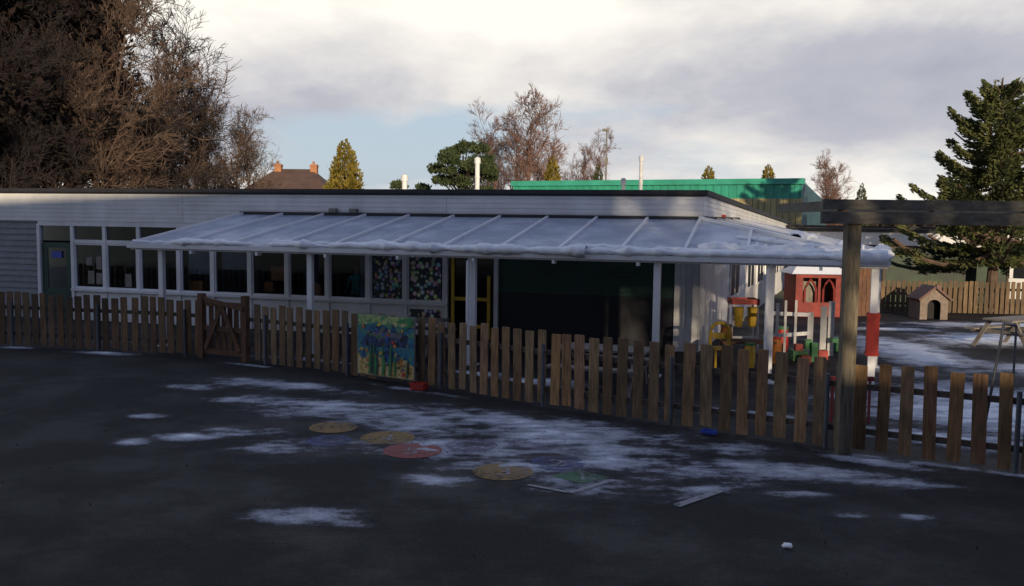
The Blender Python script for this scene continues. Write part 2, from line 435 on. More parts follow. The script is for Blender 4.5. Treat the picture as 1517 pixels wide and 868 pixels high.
ridge(mb, [K(-.03, 0, EZ + .05), KS(SLn, 0, EZ + .05)], .08, 4.3)
ridge(mb, [K(.1, .3, EZ + .1), K(3.2, .5, EZ + .12)], .09, 9.1)
ridge(mb, [KS(.3, .15, EZ + .13), KS(4.5, .2, EZ + .15)], .11, 2.1)
ridge(mb, [KS(.5, .45, zo(.45) + .03), KS(3.8, .4, zo(.4) + .03)], .08, 12.1)
ridge(mb, [K(.6, .6, zo(.17) + .03), K(2.6, 1.6, zo(.45) + .03)], .05, 22.1)
mb.build('eave_snow', M['snow'], cn, True)
mb = MB(); mb.box((6.3, 15.8), u, (-.1, .1), (-.1, .1), (.6, 1.35)); mb.box((6.3, 15.8), u, (-.11, .11), (-.11, .11), (.62, .66)); mb.box((6.3, 15.8), u, (-.11, .11), (-.11, .11), (1.28, 1.32))
mb.build('red_post_padding', M['red'], cn)

# ------------------------------------------------------------------ ground sheets
def groundmat():
    m, nt, nd, lk = _new('distant_ground')
    n = tnoise(nt, .15, detail=6)
    c = ramp(nt, n, [(.35, (.05, .06, .03)), (.65, (.11, .1, .06))])
    out(nt, principled(nt, c, .9).outputs[0]); return m
mb = MB(); mb.add([(-900, -300, -.01), (900, -300, -.01), (900, 1500, -.01), (-900, 1500, -.01)], [(0, 1, 2, 3)])
mb.build('ground', groundmat())
def asphalt(name):
    m, nt, nd, lk = _new(name)
    a = N(nt, 'ShaderNodeAttribute', attribute_name='ice')
    fine = tnoise(nt, 70, detail=4, rough=.7); med = tnoise(nt, 6, (1, 1.5, 1), detail=10, rough=.75); big = tnoise(nt, .7, detail=6)
    f = math_(nt, 'ADD', a.outputs['Fac'], math_(nt, 'MULTIPLY', math_(nt, 'SUBTRACT', med, .5), 1.05))
    ice = ramp(nt, f, [(.39, 0.0), (.45, .6), (.6, 1.0)])
    thin = ramp(nt, f, [(.2, 0.0), (.42, 1.0)])
    base = ramp(nt, fine, [(.34, (.007, .007, .009)), (.56, (.026, .026, .03)), (.72, (.09, .09, .097))])
    base = mixc(nt, 1.0, base, ramp(nt, big, [(.35, (.55, .55, .58)), (.65, (1.0, .98, .98))]), 'MULTIPLY')
    base = mixc(nt, 1.0, base, ramp(nt, med, [(.35, .65), (.65, 1.0)]), 'MULTIPLY')
    base = mixc(nt, math_(nt, 'MULTIPLY', thin, .42), base, (.08, .083, .1))
    icec = ramp(nt, math_(nt, 'ADD', math_(nt, 'MULTIPLY', f, .6), math_(nt, 'MULTIPLY', tnoise(nt, 28, detail=6, rough=.75), .4)),
                [(.42, (.1, .105, .13)), (.55, (.25, .27, .32)), (.72, (.44, .47, .54)), (.88, (.8, .84, .9))])
    c = mixc(nt, ice, base, icec)
    rgh = math_(nt, 'SUBTRACT', .82, math_(nt, 'MULTIPLY', ramp(nt, big, [(.45, 0.0), (.62, 1.0)]), .22))
    h = math_(nt, 'ADD', math_(nt, 'MULTIPLY', fine, .6), math_(nt, 'MULTIPLY', f, 1.5))
    b = principled(nt, c, rgh, 0, h, .7, .012)
    b.inputs['Specular IOR Level'].default_value = .3
    out(nt, b.outputs[0]); return m
mainE = [(-3.9, 15.5, 1.6, .45, -.4, 1.15), (-2.3, 13.5, 2.3, .75, -.3, 1.15), (0.5, 12.5, 2.8, .95, -.45, 1.2), (1.1, 11.2, 2.0, .85, -.3, 1.15),
         (-0.9, 11.3, 2.2, .7, -.1, 1.0), (3.4, 10.5, 1.5, .4, -.35, 1.25), (-.87, 9.95, .5, .28, 0, 1.3), (-1.98, 8.67, .52, .28, 0, 1.4), (-1.6, 8.5, .35, .16, 0, 1.0),
         (-4.85, 11.5, .2, .22, 0, 1.3), (-4.3, 11.8, .45, .22, 0, 1.25), (-5.3, 13.0, .33, .2, 0, 1.2), (-8.5, 18.85, .75, .2, -.2, 1.5), (-10.6, 19.45, .5, .15, -.2, 1.3),
         (1.0, 9.9, 1.1, .5, 0, 1.0), (2.1, 9.6, .8, .35, .3, 1.0), (-3.6, 12.2, .8, .35, 0, 1.1), (3.4, 8.9, .3, .14, 0, 1.0), (4.0, 8.85, .25, .12, 0, 1.0), (4.5, 10.9, .6, .2, -.5, 1.2),
         (-3.2, 11.2, .7, .35, 0, 1.0), (-5.6, 15.3, .8, .25, -.2, 1.0), (2.3, 11.8, 1.4, .6, -.5, 1.0), (.2, 10.6, 1.2, .5, 0, 1.0), (5.3, 10.75, 1.3, .1, -.5, 1.3), (-1.5, 15.1, 1.6, .14, -.6, 1.0), (-5, 17.5, 1.0, .12, -.5, 1.1),
         (3.0, 9.6, .6, .2, 0, .95), (-1.5, 12.6, 1.6, .6, -.3, 1.0), (4.3, 10.1, .8, .2, -.3, .95), (-4.3, 14.2, .8, .25, -.2, .95),
         (8.0, 14.2, 2.4, 2.2, 0, 2.0), (6.0, 12.2, 1.3, .6, -.4, 1.4), (9.0, 20.5, 1.0, 2.6, 0, 2.1), (12.4, 22.9, 2.4, 1.3, .2, 2.0), (.7, 16.1, .9, .4, -.3, 1.7), (-.6, 16.9, .6, .3, -.3, 1.3),
         (15, 26, 4, .9, 0, 1.7), (11.0, 18.0, 1.8, 1.0, 0, 1.6), (-3.5, 18.2, 2, .3, -.3, 1.2), (3.4, 13.7, 1.0, .3, -.5, 1.2), (10.3, 24.8, 1.2, .5, 0, 1.5), (7.6, 17.6, .5, .8, 0, 1.5)]
Ea = np.array(mainE)
def icefield(x, y):
    dx = x - Ea[:, 0]; dy = y - Ea[:, 1]; c = np.cos(Ea[:, 4]); s = np.sin(Ea[:, 4])
    q = ((dx * c + dy * s) / Ea[:, 2]) ** 2 + ((-dx * s + dy * c) / Ea[:, 3]) ** 2
    F = float((Ea[:, 5] * np.exp(-q * .8)).max())
    n = noise.fractal(Vector((x * .9, y * 1.5, 1.7)), .9, 2.1, 6)
    n2 = noise.noise(Vector((x * 3.0, y * 6, 9)))
    n3 = noise.noise(Vector((x * 1.3, y * 2.6, 4)))
    return F * (.66 + .3 * n2 + .26 * n3) + n * .26 * min(1, F * 2.2 + .15) - .06
def steps(rs):
    o = []
    for (a, b, h) in rs: o += list(np.arange(a, b - h * .5, h))
    o.append(rs[-1][1]); return o
xs = steps([(-20, -7, .16), (-7, 6, .055), (6, 26, .13)]); ys = steps([(-10, 6.5, .8), (6.5, 14, .05), (14, 34, .12)])
nx, ny = len(xs), len(ys)
vv = np.zeros((ny, nx, 3), dtype=np.float32); ice = np.zeros((ny, nx), dtype=np.float32)
for j, y in enumerate(ys):
    for i, x in enumerate(xs):
        f = icefield(x, y) if y > 6 else 0
        ice[j, i] = f; vv[j, i] = (x, y, .004 + min(.03, max(0, f - .5) * .03))
idx = np.arange(nx * ny).reshape(ny, nx)
fc = np.stack([idx[:-1, :-1], idx[:-1, 1:], idx[1:, 1:], idx[1:, :-1]], -1).reshape(-1, 4)
me = bpy.data.meshes.new('asphalt_playground'); me.from_pydata(vv.reshape(-1, 3).tolist(), [], fc.tolist())
at = me.attributes.new('ice', 'FLOAT', 'POINT'); at.data.foreach_set('value', ice.ravel())
me.polygons.foreach_set('use_smooth', [True] * len(me.polygons)); me.materials.append(asphalt('icy_asphalt'))
ob = bpy.data.objects.new('asphalt_playground', me); COL.objects.link(ob)

# painted markings
def paintmat(name, col, wear=.5):
    m, nt, nd, lk = _new(name)
    n = tnoise(nt, 14, detail=8, rough=.75); n2 = tnoise(nt, 2.2, detail=4, loc=(5, 5, 0))
    f = math_(nt, 'ADD', math_(nt, 'MULTIPLY', n, .6), math_(nt, 'MULTIPLY', n2, .4))
    w = ramp(nt, f, [(wear - .07, 0.0), (wear + .06, 1.0)])
    c = mixc(nt, w, col, tuple(.5 * x + .06 for x in col))
    b = principled(nt, c, .75)
    tr = N(nt, 'ShaderNodeBsdfTransparent'); mx = N(nt, 'ShaderNodeMixShader')
    lk.new(ramp(nt, f, [(wear - .06, .8), (wear + .08, .15)]), mx.inputs[0])
    lk.new(tr.outputs[0], mx.inputs[1]); lk.new(b.outputs[0], mx.inputs[2]); out(nt, mx.outputs[0]); return m
pm = {'y': paintmat('worn_yellow_paint', (.3, .19, .07), .55), 'r': paintmat('worn_red_paint', (.32, .09, .08), .58), 'g': paintmat('worn_green_paint', (.07, .17, .09), .54),
      'b': paintmat('worn_blue_paint', (.08, .1, .26), .49), 'l': paintmat('worn_lilac_paint', (.18, .14, .25), .47), 'w': paintmat('worn_white_paint', (.32, .33, .36), .55)}
pe = empty('playground_number_markings', (-.5, 11, .0))
def disc(x, y, r, k, n=40):
    mb = MB(); vs = [(x, y, .011)] + [(x + r * math.cos(2 * math.pi * i / n), y + r * math.sin(2 * math.pi * i / n), .011) for i in range(n)]
    mb.add(vs, [(0, i + 1, (i + 1) % n + 1) for i in range(n)]); mb.build('number_disc', pm[k], pe)
for (x, y, r, k) in ((-1.22, 11.2, .37, 'r'), (-1.62, 11.85, .36, 'y'), (-2.45, 12.4, .33, 'y'), (-.08, 10.3, .35, 'y'), (.57, 10.7, .33, 'b'), (-.5, 11.5, .34, 'l'),
                     (-2.36, 11.65, .3, 'b'), (.3, 11.6, .33, 'l')):
    disc(x, y, r, k)
def line(x0, y0, x1, y1, w, k='w'):
    mb = MB(); d = norm2(x1 - x0, y1 - y0); n = (-d[1] * w / 2, d[0] * w / 2)
    mb.add([(x0 - n[0], y0 - n[1], .015), (x1 - n[0], y1 - n[1], .015), (x1 + n[0], y1 + n[1], .015), (x0 + n[0], y0 + n[1], .015)], [(0, 1, 2, 3)])
    mb.build('white_line', pm[k], pe)
line(.65, 9.5, 1.17, 10.02, .08); line(.62, 9.53, .2, 9.78, .06); line(1.7, 9.1, 2.3, 9.67, .1)
mb = MB(); mb.add([(.45, 10.15, .011), (.8, 9.85, .011), (1.12, 10.1, .011), (.8, 10.4, .011)], [(0, 1, 2, 3)]); mb.build('green_square', pm['g'], pe)
for (ch, x, y) in (('3', -.17, 10.15), ('5', -1.33, 11.02), ('4', -1.74, 11.68), ('1', .72, 9.98), ('2', .46, 10.55)):
    cu = bpy.data.curves.new('number_text', 'FONT'); cu.body = ch; cu.size = .42
    o_ = bpy.data.objects.new('painted_number', cu); COL.objects.link(o_)
    bpy.context.view_layer.update()
    mm = bpy.data.meshes.new_from_object(o_.evaluated_get(bpy.context.evaluated_depsgraph_get()))
    bpy.data.objects.remove(o_); mm.materials.clear(); mm.materials.append(pm['w'])
    oo = bpy.data.objects.new('painted_number', mm); COL.objects.link(oo); oo.parent = pe
    oo.location = (x + .5, y - 11, .0145)

# ------------------------------------------------------------------ fence
FP = [(-18, 21.4), (-11.1, 19.8), (-7.64, 18.97), (-6.28, 18.5), (-5.25, 18.0), (-2.78, 16.43), (-1.24, 15.43), (.43, 14.1), (2.12, 12.95), (3.49, 12.05), (4.68, 11.26), (5.84, 10.63), (8.8, 9.05)]
cum = [0]
for i in range(1, len(FP)): cum.append(cum[-1] + math.dist(FP[i], FP[i - 1]))
def fpt(s):
    for i in range(1, len(FP)):
        if s <= cum[i] or i == len(FP) - 1:
            t = (s - cum[i - 1]) / (cum[i] - cum[i - 1]); a, b = FP[i - 1], FP[i]
            return (a[0] + (b[0] - a[0]) * t, a[1] + (b[1] - a[1]) * t), norm2(b[0] - a[0], b[1] - a[1])
def board(mb, p, d, w, th, za, zb, tone, lean=0):
    ay = (-d[1], d[0]); vs = []
    c = .012
    for (yy) in (-th / 2, th / 2):
        for (x, z) in ((-w / 2, za), (w / 2, za), (w / 2, zb - c), (w / 2 - c, zb), (-w / 2 + c, zb), (-w / 2, zb - c)):
            xx = x + lean * z
            vs.append((p[0] + d[0] * xx + ay[0] * yy, p[1] + d[1] * xx + ay[1] * yy, z))
    mb.add(vs, [(0, 1, 2, 3, 4, 5), (11, 10, 9, 8, 7, 6)] + [(i, i + 6, (i + 1) % 6 + 6, (i + 1) % 6) for i in range(6)], tone)
fe = empty('picket_fence', (0, 14.5, 0))
mb = MB(); mr = MB(); mp = MB()
s = .05; g0, g1 = cum[3], cum[4]
while s < cum[-1]:
    p, d = fpt(s); sp = .228 if -8.6 < p[0] < 1.5 else (.262 if p[0] > 0 else .22)
    if not (g0 - .12 < s < g1 + .12):
        h = 1.17 + U(-.035, .035) + .05 * noise.noise(Vector((s * .5, 0, 0)))
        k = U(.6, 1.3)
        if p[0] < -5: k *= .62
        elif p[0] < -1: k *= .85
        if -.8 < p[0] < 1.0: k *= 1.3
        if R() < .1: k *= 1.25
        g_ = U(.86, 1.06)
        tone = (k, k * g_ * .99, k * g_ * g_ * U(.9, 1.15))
        pp = (p[0] + d[1] * .035, p[1] - d[0] * .035)
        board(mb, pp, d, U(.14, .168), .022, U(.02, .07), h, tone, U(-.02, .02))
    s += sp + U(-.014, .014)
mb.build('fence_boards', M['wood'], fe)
for i in range(1, len(FP)):
    if i == 4: continue
    a, b = FP[i - 1], FP[i]
    for z in (.28, .85): mr.beam((a[0], a[1], z), (b[0], b[1], z), .04, .075)
mr.build('fence_rails', M['rail'], fe)
s = .9
while s < cum[-1]:
    p, d = fpt(s)
    if not (g0 < s < g1):
        x, y = p[0] + d[1] * .075, p[1] - d[0] * .075
        mp.tube([(x, y, 0), (x, y, .98)], [.03, .03], 8)
    s += 2.15
mp.build('fence_posts', M['steel'], fe)
ge = empty('wooden_gate', (-5.8, 18.25, 0)); mb = MB()
a, b = FP[3], FP[4]; d = norm2(b[0] - a[0], b[1] - a[1]); L = math.dist(a, b)
oo = (a[0] + d[1] * .06, a[1] - d[0] * .06)
mb.box(oo, d, (-.06, .06), (-.06, .06), (0, 1.32)); mb.box(oo, d, (L - .06, L + .06), (-.06, .06), (0, 1.32))
def gp(x, z, y=0): return (oo[0] + d[0] * x - d[1] * y, oo[1] + d[1] * x + d[0] * y, z)
for z in (.15, .62, 1.12): mb.beam(gp(.07, z), gp(L - .07, z), .04, .1)
mb.beam(gp(.12, .2, -.045), gp(L / 2, 1.08, -.045), .03, .09); mb.beam(gp(L - .12, .2, -.045), gp(L / 2, 1.08, -.045), .03, .09)
mb.beam(gp(.0, 1.22, -.02), gp(L, 1.06, -.07), .03, .09)
for k in range(6): mb.box(gp(.15 + k * .165, 0, .04)[:2], d, (0, .11), (0, .02), (.1, 1.05 + .12 * R()))
mb.build('gate_timbers', M['gatewood'], ge)

# ------------------------------------------------------------------ mural
mu = empty('underwater_mural_board', (-2.2, 16.0, 0))
ma, mbp = (-2.72, 16.30), (-1.72, 15.66); dm = norm2(mbp[0] - ma[0], mbp[1] - ma[1]); mo = (ma[0] + dm[1] * .09, ma[1] - dm[0] * .09)
ML = 1.32; MZ0, MZ1 = .1, 1.2
mb = MB(); mb.box(mo, dm, (0, ML), (0, .02), (MZ0, MZ1)); mb.build('board', M['picnic'], mu)
def mpaint(name, stops, sc=3):
    m, nt, nd, lk = _new(name); n = tnoise(nt, sc, detail=6, rough=.7)
    out(nt, principled(nt, ramp(nt, n, stops), .6).outputs[0]); return m
P_sea = mpaint('mural_sea', [(.38, (.01, .05, .16)), (.5, (.015, .17, .27)), (.6, (.03, .2, .1)), (.66, (.35, .36, .06))], 10)
P_deep = mpaint('mural_deep', [(.4, (.008, .015, .06)), (.6, (.015, .07, .2))], 9)
P_sand = mpaint('mural_sand', [(.4, (.22, .12, .03)), (.5, (.5, .36, .1)), (.6, (.55, .48, .28))], 14)
P_sky = mpaint('mural_sky', [(.42, (.04, .2, .1)), (.52, (.3, .42, .16)), (.62, (.5, .48, .2))], 12)
def mpoly(name, pts, m_, off):
    mb = MB(); vs = [(mo[0] + dm[0] * x * ML + dm[1] * off, mo[1] + dm[1] * x * ML - dm[0] * off, MZ0 + z * (MZ1 - MZ0)) for (x, z) in pts]
    mb.add(vs, [tuple(range(len(vs)))]); mb.build(name, m_, mu)
mpoly('sea', [(.01, .01), (.99, .01), (.99, .99), (.01, .99)], P_sea, .003)
mpoly('sky_band', [(.02, .8), (.3, .86), (.6, .82), (.98, .84), (.98, .985), (.02, .985)], P_sky, .005)
mpoly('deep_band', [(.05, .5), (.2, .7), (.5, .8), (.9, .7), (.85, .5), (.5, .52), (.3, .44)], P_deep, .006)
mpoly('sand', [(.015, .015), (.985, .015), (.985, .22), (.8, .34), (.55, .22), (.3, .38), (.1, .26), (.015, .36)], P_sand, .006)
mpoly('shark', [(.2, .66), (.38, .74), (.48, .82), (.5, .74), (.68, .72), (.82, .78), (.78, .68), (.82, .6), (.66, .66), (.45, .62), (.4, .55), (.36, .63)], M['steel'], .008)
mpoly('dolphin', [(.4, .36), (.52, .44), (.6, .48), (.62, .43), (.7, .38), (.78, .4), (.72, .34), (.6, .36), (.48, .34)], P_deep, .0085)
for i in range(60):
    cx, cz = U(.07, .92), U(.05, .55) if R() < .6 else U(.5, .92); r1, r2 = U(.02, .05), U(.012, .028)
    a0 = U(0, 3); pts = []
    for k in range(9):
        t = 2 * math.pi * k / 9; x, z = r1 * math.cos(t), r2 * math.sin(t)
        pts.append((cx + x * math.cos(a0) - z * math.sin(a0), cz + x * math.sin(a0) + z * math.cos(a0)))
    mpoly('painted_fish', pts, random.choice([M['orange'], M['yellow'], M['red'], M['picnic'], M['blue'], M['green'], M['trim'], P_sand, P_deep, P_deep]), .009 + i * .00015)
for i in range(12):
    x = U(.05, .95); pts = [(x - .012, .03), (x + .012, .03), (x + .03, .2), (x + U(-.02, .04), U(.35, .6)), (x - .01, .22)]
    mpoly('seaweed', pts, random.choice([M['green'], M['dgreen']]), .0195 + i * .0002)
mpoly('frond', [(.85, .98), (.7, .9), (.9, .9), (.82, .78), (.96, .86), (.96, .98)], M['green'], .023)

def crate(name, x, y, w, dpt, h, m_, ang=.3):
    e = empty(name, (x, y, 0)); mb = MB(); ax = (math.cos(ang), math.sin(ang)); t = .015
    mb.box((x, y), ax, (-w / 2, w / 2), (-dpt / 2, dpt / 2), (.02, .035))
    mb.box((x, y), ax, (-w / 2, w / 2), (-dpt / 2, -dpt / 2 + t), (.036, h)); mb.box((x, y), ax, (-w / 2, w / 2), (dpt / 2 - t, dpt / 2), (.036, h))
    mb.box((x, y), ax, (-w / 2, -w / 2 + t), (-dpt / 2 + t, dpt / 2 - t), (.036, h)); mb.box((x, y), ax, (w / 2 - t, w / 2), (-dpt / 2 + t, dpt / 2 - t), (.036, h))
    mb.box((x, y), ax, (-w / 2 - .012, w / 2 + .012), (-dpt / 2 - .012, -dpt / 2 - .001), (h - .03, h))
    mb.build('crate_shell', m_, e)
crate('red_crate', -1.55, 15.2, .25, .18, .13, M['red'], -.4)
crate('blue_crate', 2.72, 12.25, .2, .12, .07, M['blue'], -.5)
def lump(name, x, y, r, m_, seed=0, zsc=.6, z=.0):
    mb = MB(); n = 12; vs = []; fs = []
    for i in range(7):
        ph = math.pi * i / 6
        for k in range(n):
            th = 2 * math.pi * k / n; q = Vector((math.sin(ph) * math.cos(th), math.sin(ph) * math.sin(th), math.cos(ph)))
            rr = r * (1 + .5 * noise.noise(q * 2.2 + Vector((seed, 0, 0))))
            vs.append((x + q.x * rr * 1.2, y + q.y * rr, z + r * zsc * .9 + q.z * rr * zsc))
    for i in range(6):
        for k in range(n): fs.append((i * n + k, i * n + (k + 1) % n, (i + 1) * n + (k + 1) % n, (i + 1) * n + k))
    mb.add(vs, fs); return mb.build(name, m_, None, True)
lump('snow_lump', 2.5, 7.97, .04, M['snow'], 2)
mb = MB()
for i in range(260):
    x = U(-9, 6); y = U(7, 17); mb.card((x, y, .02), U(.008, .022), U(.005, .01))
mb.build('leaf_litter', mat('dead_leaf', (.04, .025, .015), .9))

# ------------------------------------------------------------------ pergola
pg = empty('timber_pergola', (4.2, 11.3, 0)); mb = MB(); ax = norm2(1, -.06)
mb.box((4.2, 11.3), ax, (-.085, .085), (-.085, .085), (0, 2.95)); mb.box((4.2, 11.3), ax, (4.6, 4.77), (-.085, .085), (0, 2.95))
mb.build('posts', M['pergpost'], pg)
mb = MB()
mb.box((4.2, 11.3), ax, (-.42, 6), (-.14, -.09), (2.9, 3.05)); mb.box((4.2, 11.3), ax, (-.36, 6), (.09, .14), (2.9, 3.05))
mb.box((4.2, 11.3), ax, (-.4, 6), (-.12, -.06), (3.075, 3.2))
for x in (-.2, .9, 2.0, 3.1, 4.2, 5.3): mb.box((4.2, 11.3), ax, (x, x + .05), (-.05, 3.2), (3.055, 3.19))
mb.build('beams', M['pergola'], pg)
mb = MB()
for x in (-.05, .05, 1.6, 3.2): 
    q = (4.2 + ax[0] * x, 11.3 + ax[1] * x - .14); mb.tube([(q[0], q[1], 2.98), (q[0], q[1] - .012, 2.98)], [.014, .012], 8)
mb.build('bolts', M['steel'], pg)
po = empty('leaning_metal_pole', (5.75, 10.9, 0)); mb = MB()
mb.tube([(5.72, 10.95, 0), (5.95, 10.95, 1.72)], [.018, .018], 8); mb.tube([(5.95, 10.95, 1.72), (6.1, 10.95, 1.70)], [.018, .018], 8)
mb.tube([(6.1, 10.95, 1.7), (6.1, 10.95, .1)], [.014, .014], 8); mb.build('pole', M['steel'], po)

# ------------------------------------------------------------------ yard toys
def stand(name, x, y):
    e = empty(name, (x, y, 0)); a = MB(); b = MB(); c = MB()
    for (dx, dy) in ((-.3, -.2), (.3, -.2), (-.3, .2), (.3, .2)): a.tube([(x + dx, y + dy, 0), (x + dx * .9, y + dy, 1.1)], [.025, .025], 8)
    a.beam((x - .3, y - .2, .35), (x + .3, y - .2, .35), .03, .05); a.beam((x - .3, y - .2, .75), (x + .3, y - .2, .75), .03, .05)
    a.build('white_legs', M['alu'], e)
    b.box((x, y), (1, 0), (-.3, .3), (-.25, .25), (1.08, 1.11))
    for q in ((-.3, -.28, -.25, .25), (.28, .3, -.25, .25), (-.28, .28, -.25, -.22), (-.28, .28, .22, .25)): b.box((x, y), (1, 0), q[:2], q[2:], (1.111, 1.2))
    b.build('red_tray', M['red'], e)
    for dx in (-.17, .13): c.tube([(x + dx, y - .3, .6), (x + dx, y - .3, .63), (x + dx, y - .3, 1.0), (x + dx, y - .3, 1.03)], [.07, .09, .11, .12], 12)
    c.build('yellow_tubs', M['yellow'], e)
stand('water_play_stand', 5.15, 20.2)
e = empty('white_play_screen', (6.4, 19.4, 0)); a = MB(); g = MB(); r_ = MB()
for (x, y, h, w) in ((6.95, 19.7, 1.2, .13), (6.75, 19.6, 1.1, .13), (6.5, 19.7, .95, .12), (6.05, 19.3, 1.25, .05), (5.8, 19.2, 1.25, .05), (5.6, 19.1, 1.2, .06), (5.35, 19.0, 1.15, .05)):
    a.box((x, y), (.95, -.3), (-w / 2, w / 2), (-.02, .02), (0, h))
a.beam((5.3, 19.0, 1.0), (6.5, 19.7, .9), .03, .08); a.beam((5.3, 19.0, .5), (6.5, 19.7, .5), .03, .08); a.build('white_slats', M['white'], e)
for (x, y, z, w, h) in ((5.9, 18.9, .0, .3, .22), (6.15, 18.9, .25, .14, .2), (6.85, 19.3, .35, .2, .08), (6.25, 18.8, .0, .13, .4), (7.2, 20.4, 0, .3, .3)): g.box((x, y), (1, 0), (0, w), (0, w), (z, z + h))
g.build('green_blocks', M['green'], e)
for (x, y, z, w, h) in ((5.95, 18.9, .225, .15, .13), (6.0, 18.6, 0, .18, .15), (6.5, 19.1, 0, .2, .2), (7.3, 19.6, 0, .16, .5)): r_.box((x, y), (1, 0), (0, w), (0, w), (z, z + h))
r_.build('red_blocks', M['red'], e)
e = empty('yellow_arch_chair', (4.1, 17.8, 0)); a = MB()
pts = [(3.9, 17.8, .0)] + [(4.1 - .18 * math.cos(t), 17.8, .74 + .18 * math.sin(t)) for t in np.linspace(0, math.pi, 9)] + [(4.28, 17.8, 0)]
a.tube(pts, [.035] * len(pts), 8); a.box((4.1, 17.8), (1, 0), (-.16, .16), (-.35, .0), (.42, .46)); a.box((4.1, 17.8), (1, 0), (-.14, .14), (-.01, .02), (.6, .72))
a.tube([(3.96, 17.5, 0), (3.96, 17.5, .42)], [.025, .025], 8); a.tube([(4.24, 17.5, 0), (4.24, 17.5, .42)], [.025, .025], 8); a.build('chair_frame', M['yellow'], e)
def barrel(name, x, y, r, h, m_, m2):
    e = empty(name, (x, y, 0)); a = MB(); a.tube([(x, y, 0.005), (x, y, h * .3), (x, y, h * .7), (x, y, h)], [r * .85, r, r, r * .88], 14); a.build('body', m_, e)
    b = MB(); b.tube([(x, y, h + .001), (x, y, h + .05)], [r * .95, r * .95], 14); b.build('lid', m2, e)
barrel('toy_barrel', 4.75, 18.0, .11, .45, M['yellow'], M['green']); barrel('toy_barrel', 4.6, 19.4, .13, .65, M['orange'], M['picnic']); barrel('toy_barrel', 6.1, 20.4, .14, .5, M['red'], M['green']); barrel('toy_barrel', 5.45, 18.6, .11, .5, M['orange'], M['red'])
e = empty('sandpit_bench', (4.8, 18.4, 0)); a = MB()
for k in range(4): a.box((4.3, 18.4), (1, 0), (0, 1.1), (k * .13, k * .13 + .11), (.42, .46))
for x in (4.35, 5.25): a.box((x, 18.4), (1, 0), (0, .08), (.02, .46), (0, .419))
a.build('bench_timber', M['gatewood'], e)
e = empty('red_playhouse', (9.4, 27.8, 0)); a = MB(); b = MB(); c = MB(); X, Y = 9.4, 27.8
a.box((X, Y), (1, 0), (-.72, -.5), (0, .04), (0, 1.3)); a.box((X, Y), (1, 0), (.5, .72), (0, .04), (0, 1.3)); a.box((X, Y), (1, 0), (-.5, .5), (0, .04), (0, .45)); a.box((X, Y), (1, 0), (-.5, .5), (0, .04), (1.2, 1.3))
a.box((X, Y), (1, 0), (-.72, -.68), (.04, 1.2), (0, 1.3)); a.box((X, Y), (1, 0), (.68, .72), (.04, 1.2), (0, 1.3)); a.box((X, Y), (1, 0), (-.04, .04), (0.001, .039), (.45, 1.2))
for q in (-.28, .28):
    pts = [(X + q - .17, Y - .02, .45), (X + q - .17, Y - .02, .85), (X + q - .1, Y - .02, 1.03), (X + q, Y - .02, 1.15), (X + q + .1, Y - .02, 1.03), (X + q + .17, Y - .02, .85), (X + q + .17, Y - .02, .45)]
    a.tube(pts, [.035] * len(pts), 6)
a.build('red_walls', M['redpaint'], e)
b.box((X, Y), (1, 0), (-.68, .68), (1.15, 1.19), (0, 1.25)); b.build('back_wall', M['picnic'], e)
c.add([(X - .9, Y - .15, 1.32), (X + .9, Y - .15, 1.32), (X + .9, Y + 1.3, 1.32), (X - .9, Y + 1.3, 1.32), (X - .5, Y + .5, 1.65), (X + .5, Y + .5, 1.65)], [(0, 1, 5, 4), (1, 2, 5), (2, 3, 4, 5), (3, 0, 4), (3, 2, 1, 0)]); c.build('snowy_roof', M['snow'], e)
e = empty('timber_shed', (11.0, 28.2, 0)); a = MB()
for k in range(7): a.box((10.35, 28.2), (1, 0), (k * .13, k * .13 + .12), (0, .03), (0, 1.5))
a.box((10.35, 28.2), (1, 0), (0, .92), (.031, 1.0), (0, 1.45)); a.build('shed_walls', M['gatewood'], e)
a = MB(); a.box((10.25, 28.1), (1, 0), (0, 1.1), (0, 1.2), (1.501, 1.56)); a.build('shed_roof', M['snow'], e)
e = empty('toy_cottage', (12.75, 27.4, 0)); X, Y = 12.75, 27.4; a = MB(); b = MB(); c = MB()
a.box((X, Y), (1, 0), (-.42, -.2), (0, .05), (0, .62)); a.box((X, Y), (1, 0), (.2, .42), (0, .05), (0, .62))
pts = [(X - .42, Y, .62), (X + .42, Y, .62), (X + .22, Y, .86), (X, Y, .96), (X - .22, Y, .86)]
arch = [(X + .2 * math.cos(t), Y, .45 + .2 * math.sin(t) * .8) for t in np.linspace(0, math.pi, 7)]
a.add([(X - .2, Y, .45)] + [(X - .2, Y, .62), (X + .2, Y, .62), (X + .2, Y, .45)] + arch[1:-1], [(3, 2, 1, 0, 8, 7, 6, 5, 4)])
a.add(pts + [(p[0], p[1] + .05, p[2]) for p in pts], [(4, 3, 2, 1, 0), (5, 6, 7, 8, 9)])
a.box((X, Y), (1, 0), (-.42, -.38), (.05, .8), (0, .62)); a.box((X, Y), (1, 0), (.38, .42), (.05, .8), (0, .62)); a.build('cottage_walls', M['toystone'], e)
c.box((X, Y), (1, 0), (-.38, .38), (.3, .34), (0, .62)); c.build('dark_inside', M['black'], e)
b.beam((X - .5, Y + .35, .6), (X, Y + .35, 1.0), .9, .06); b.beam((X, Y + .35, 1.0), (X + .5, Y + .35, .6), .9, .06); b.box((X, Y), (1, 0), (.2, .33), (.3, .42), (.7, 1.04)); b.build('cottage_roof', M['toyroof'], e)
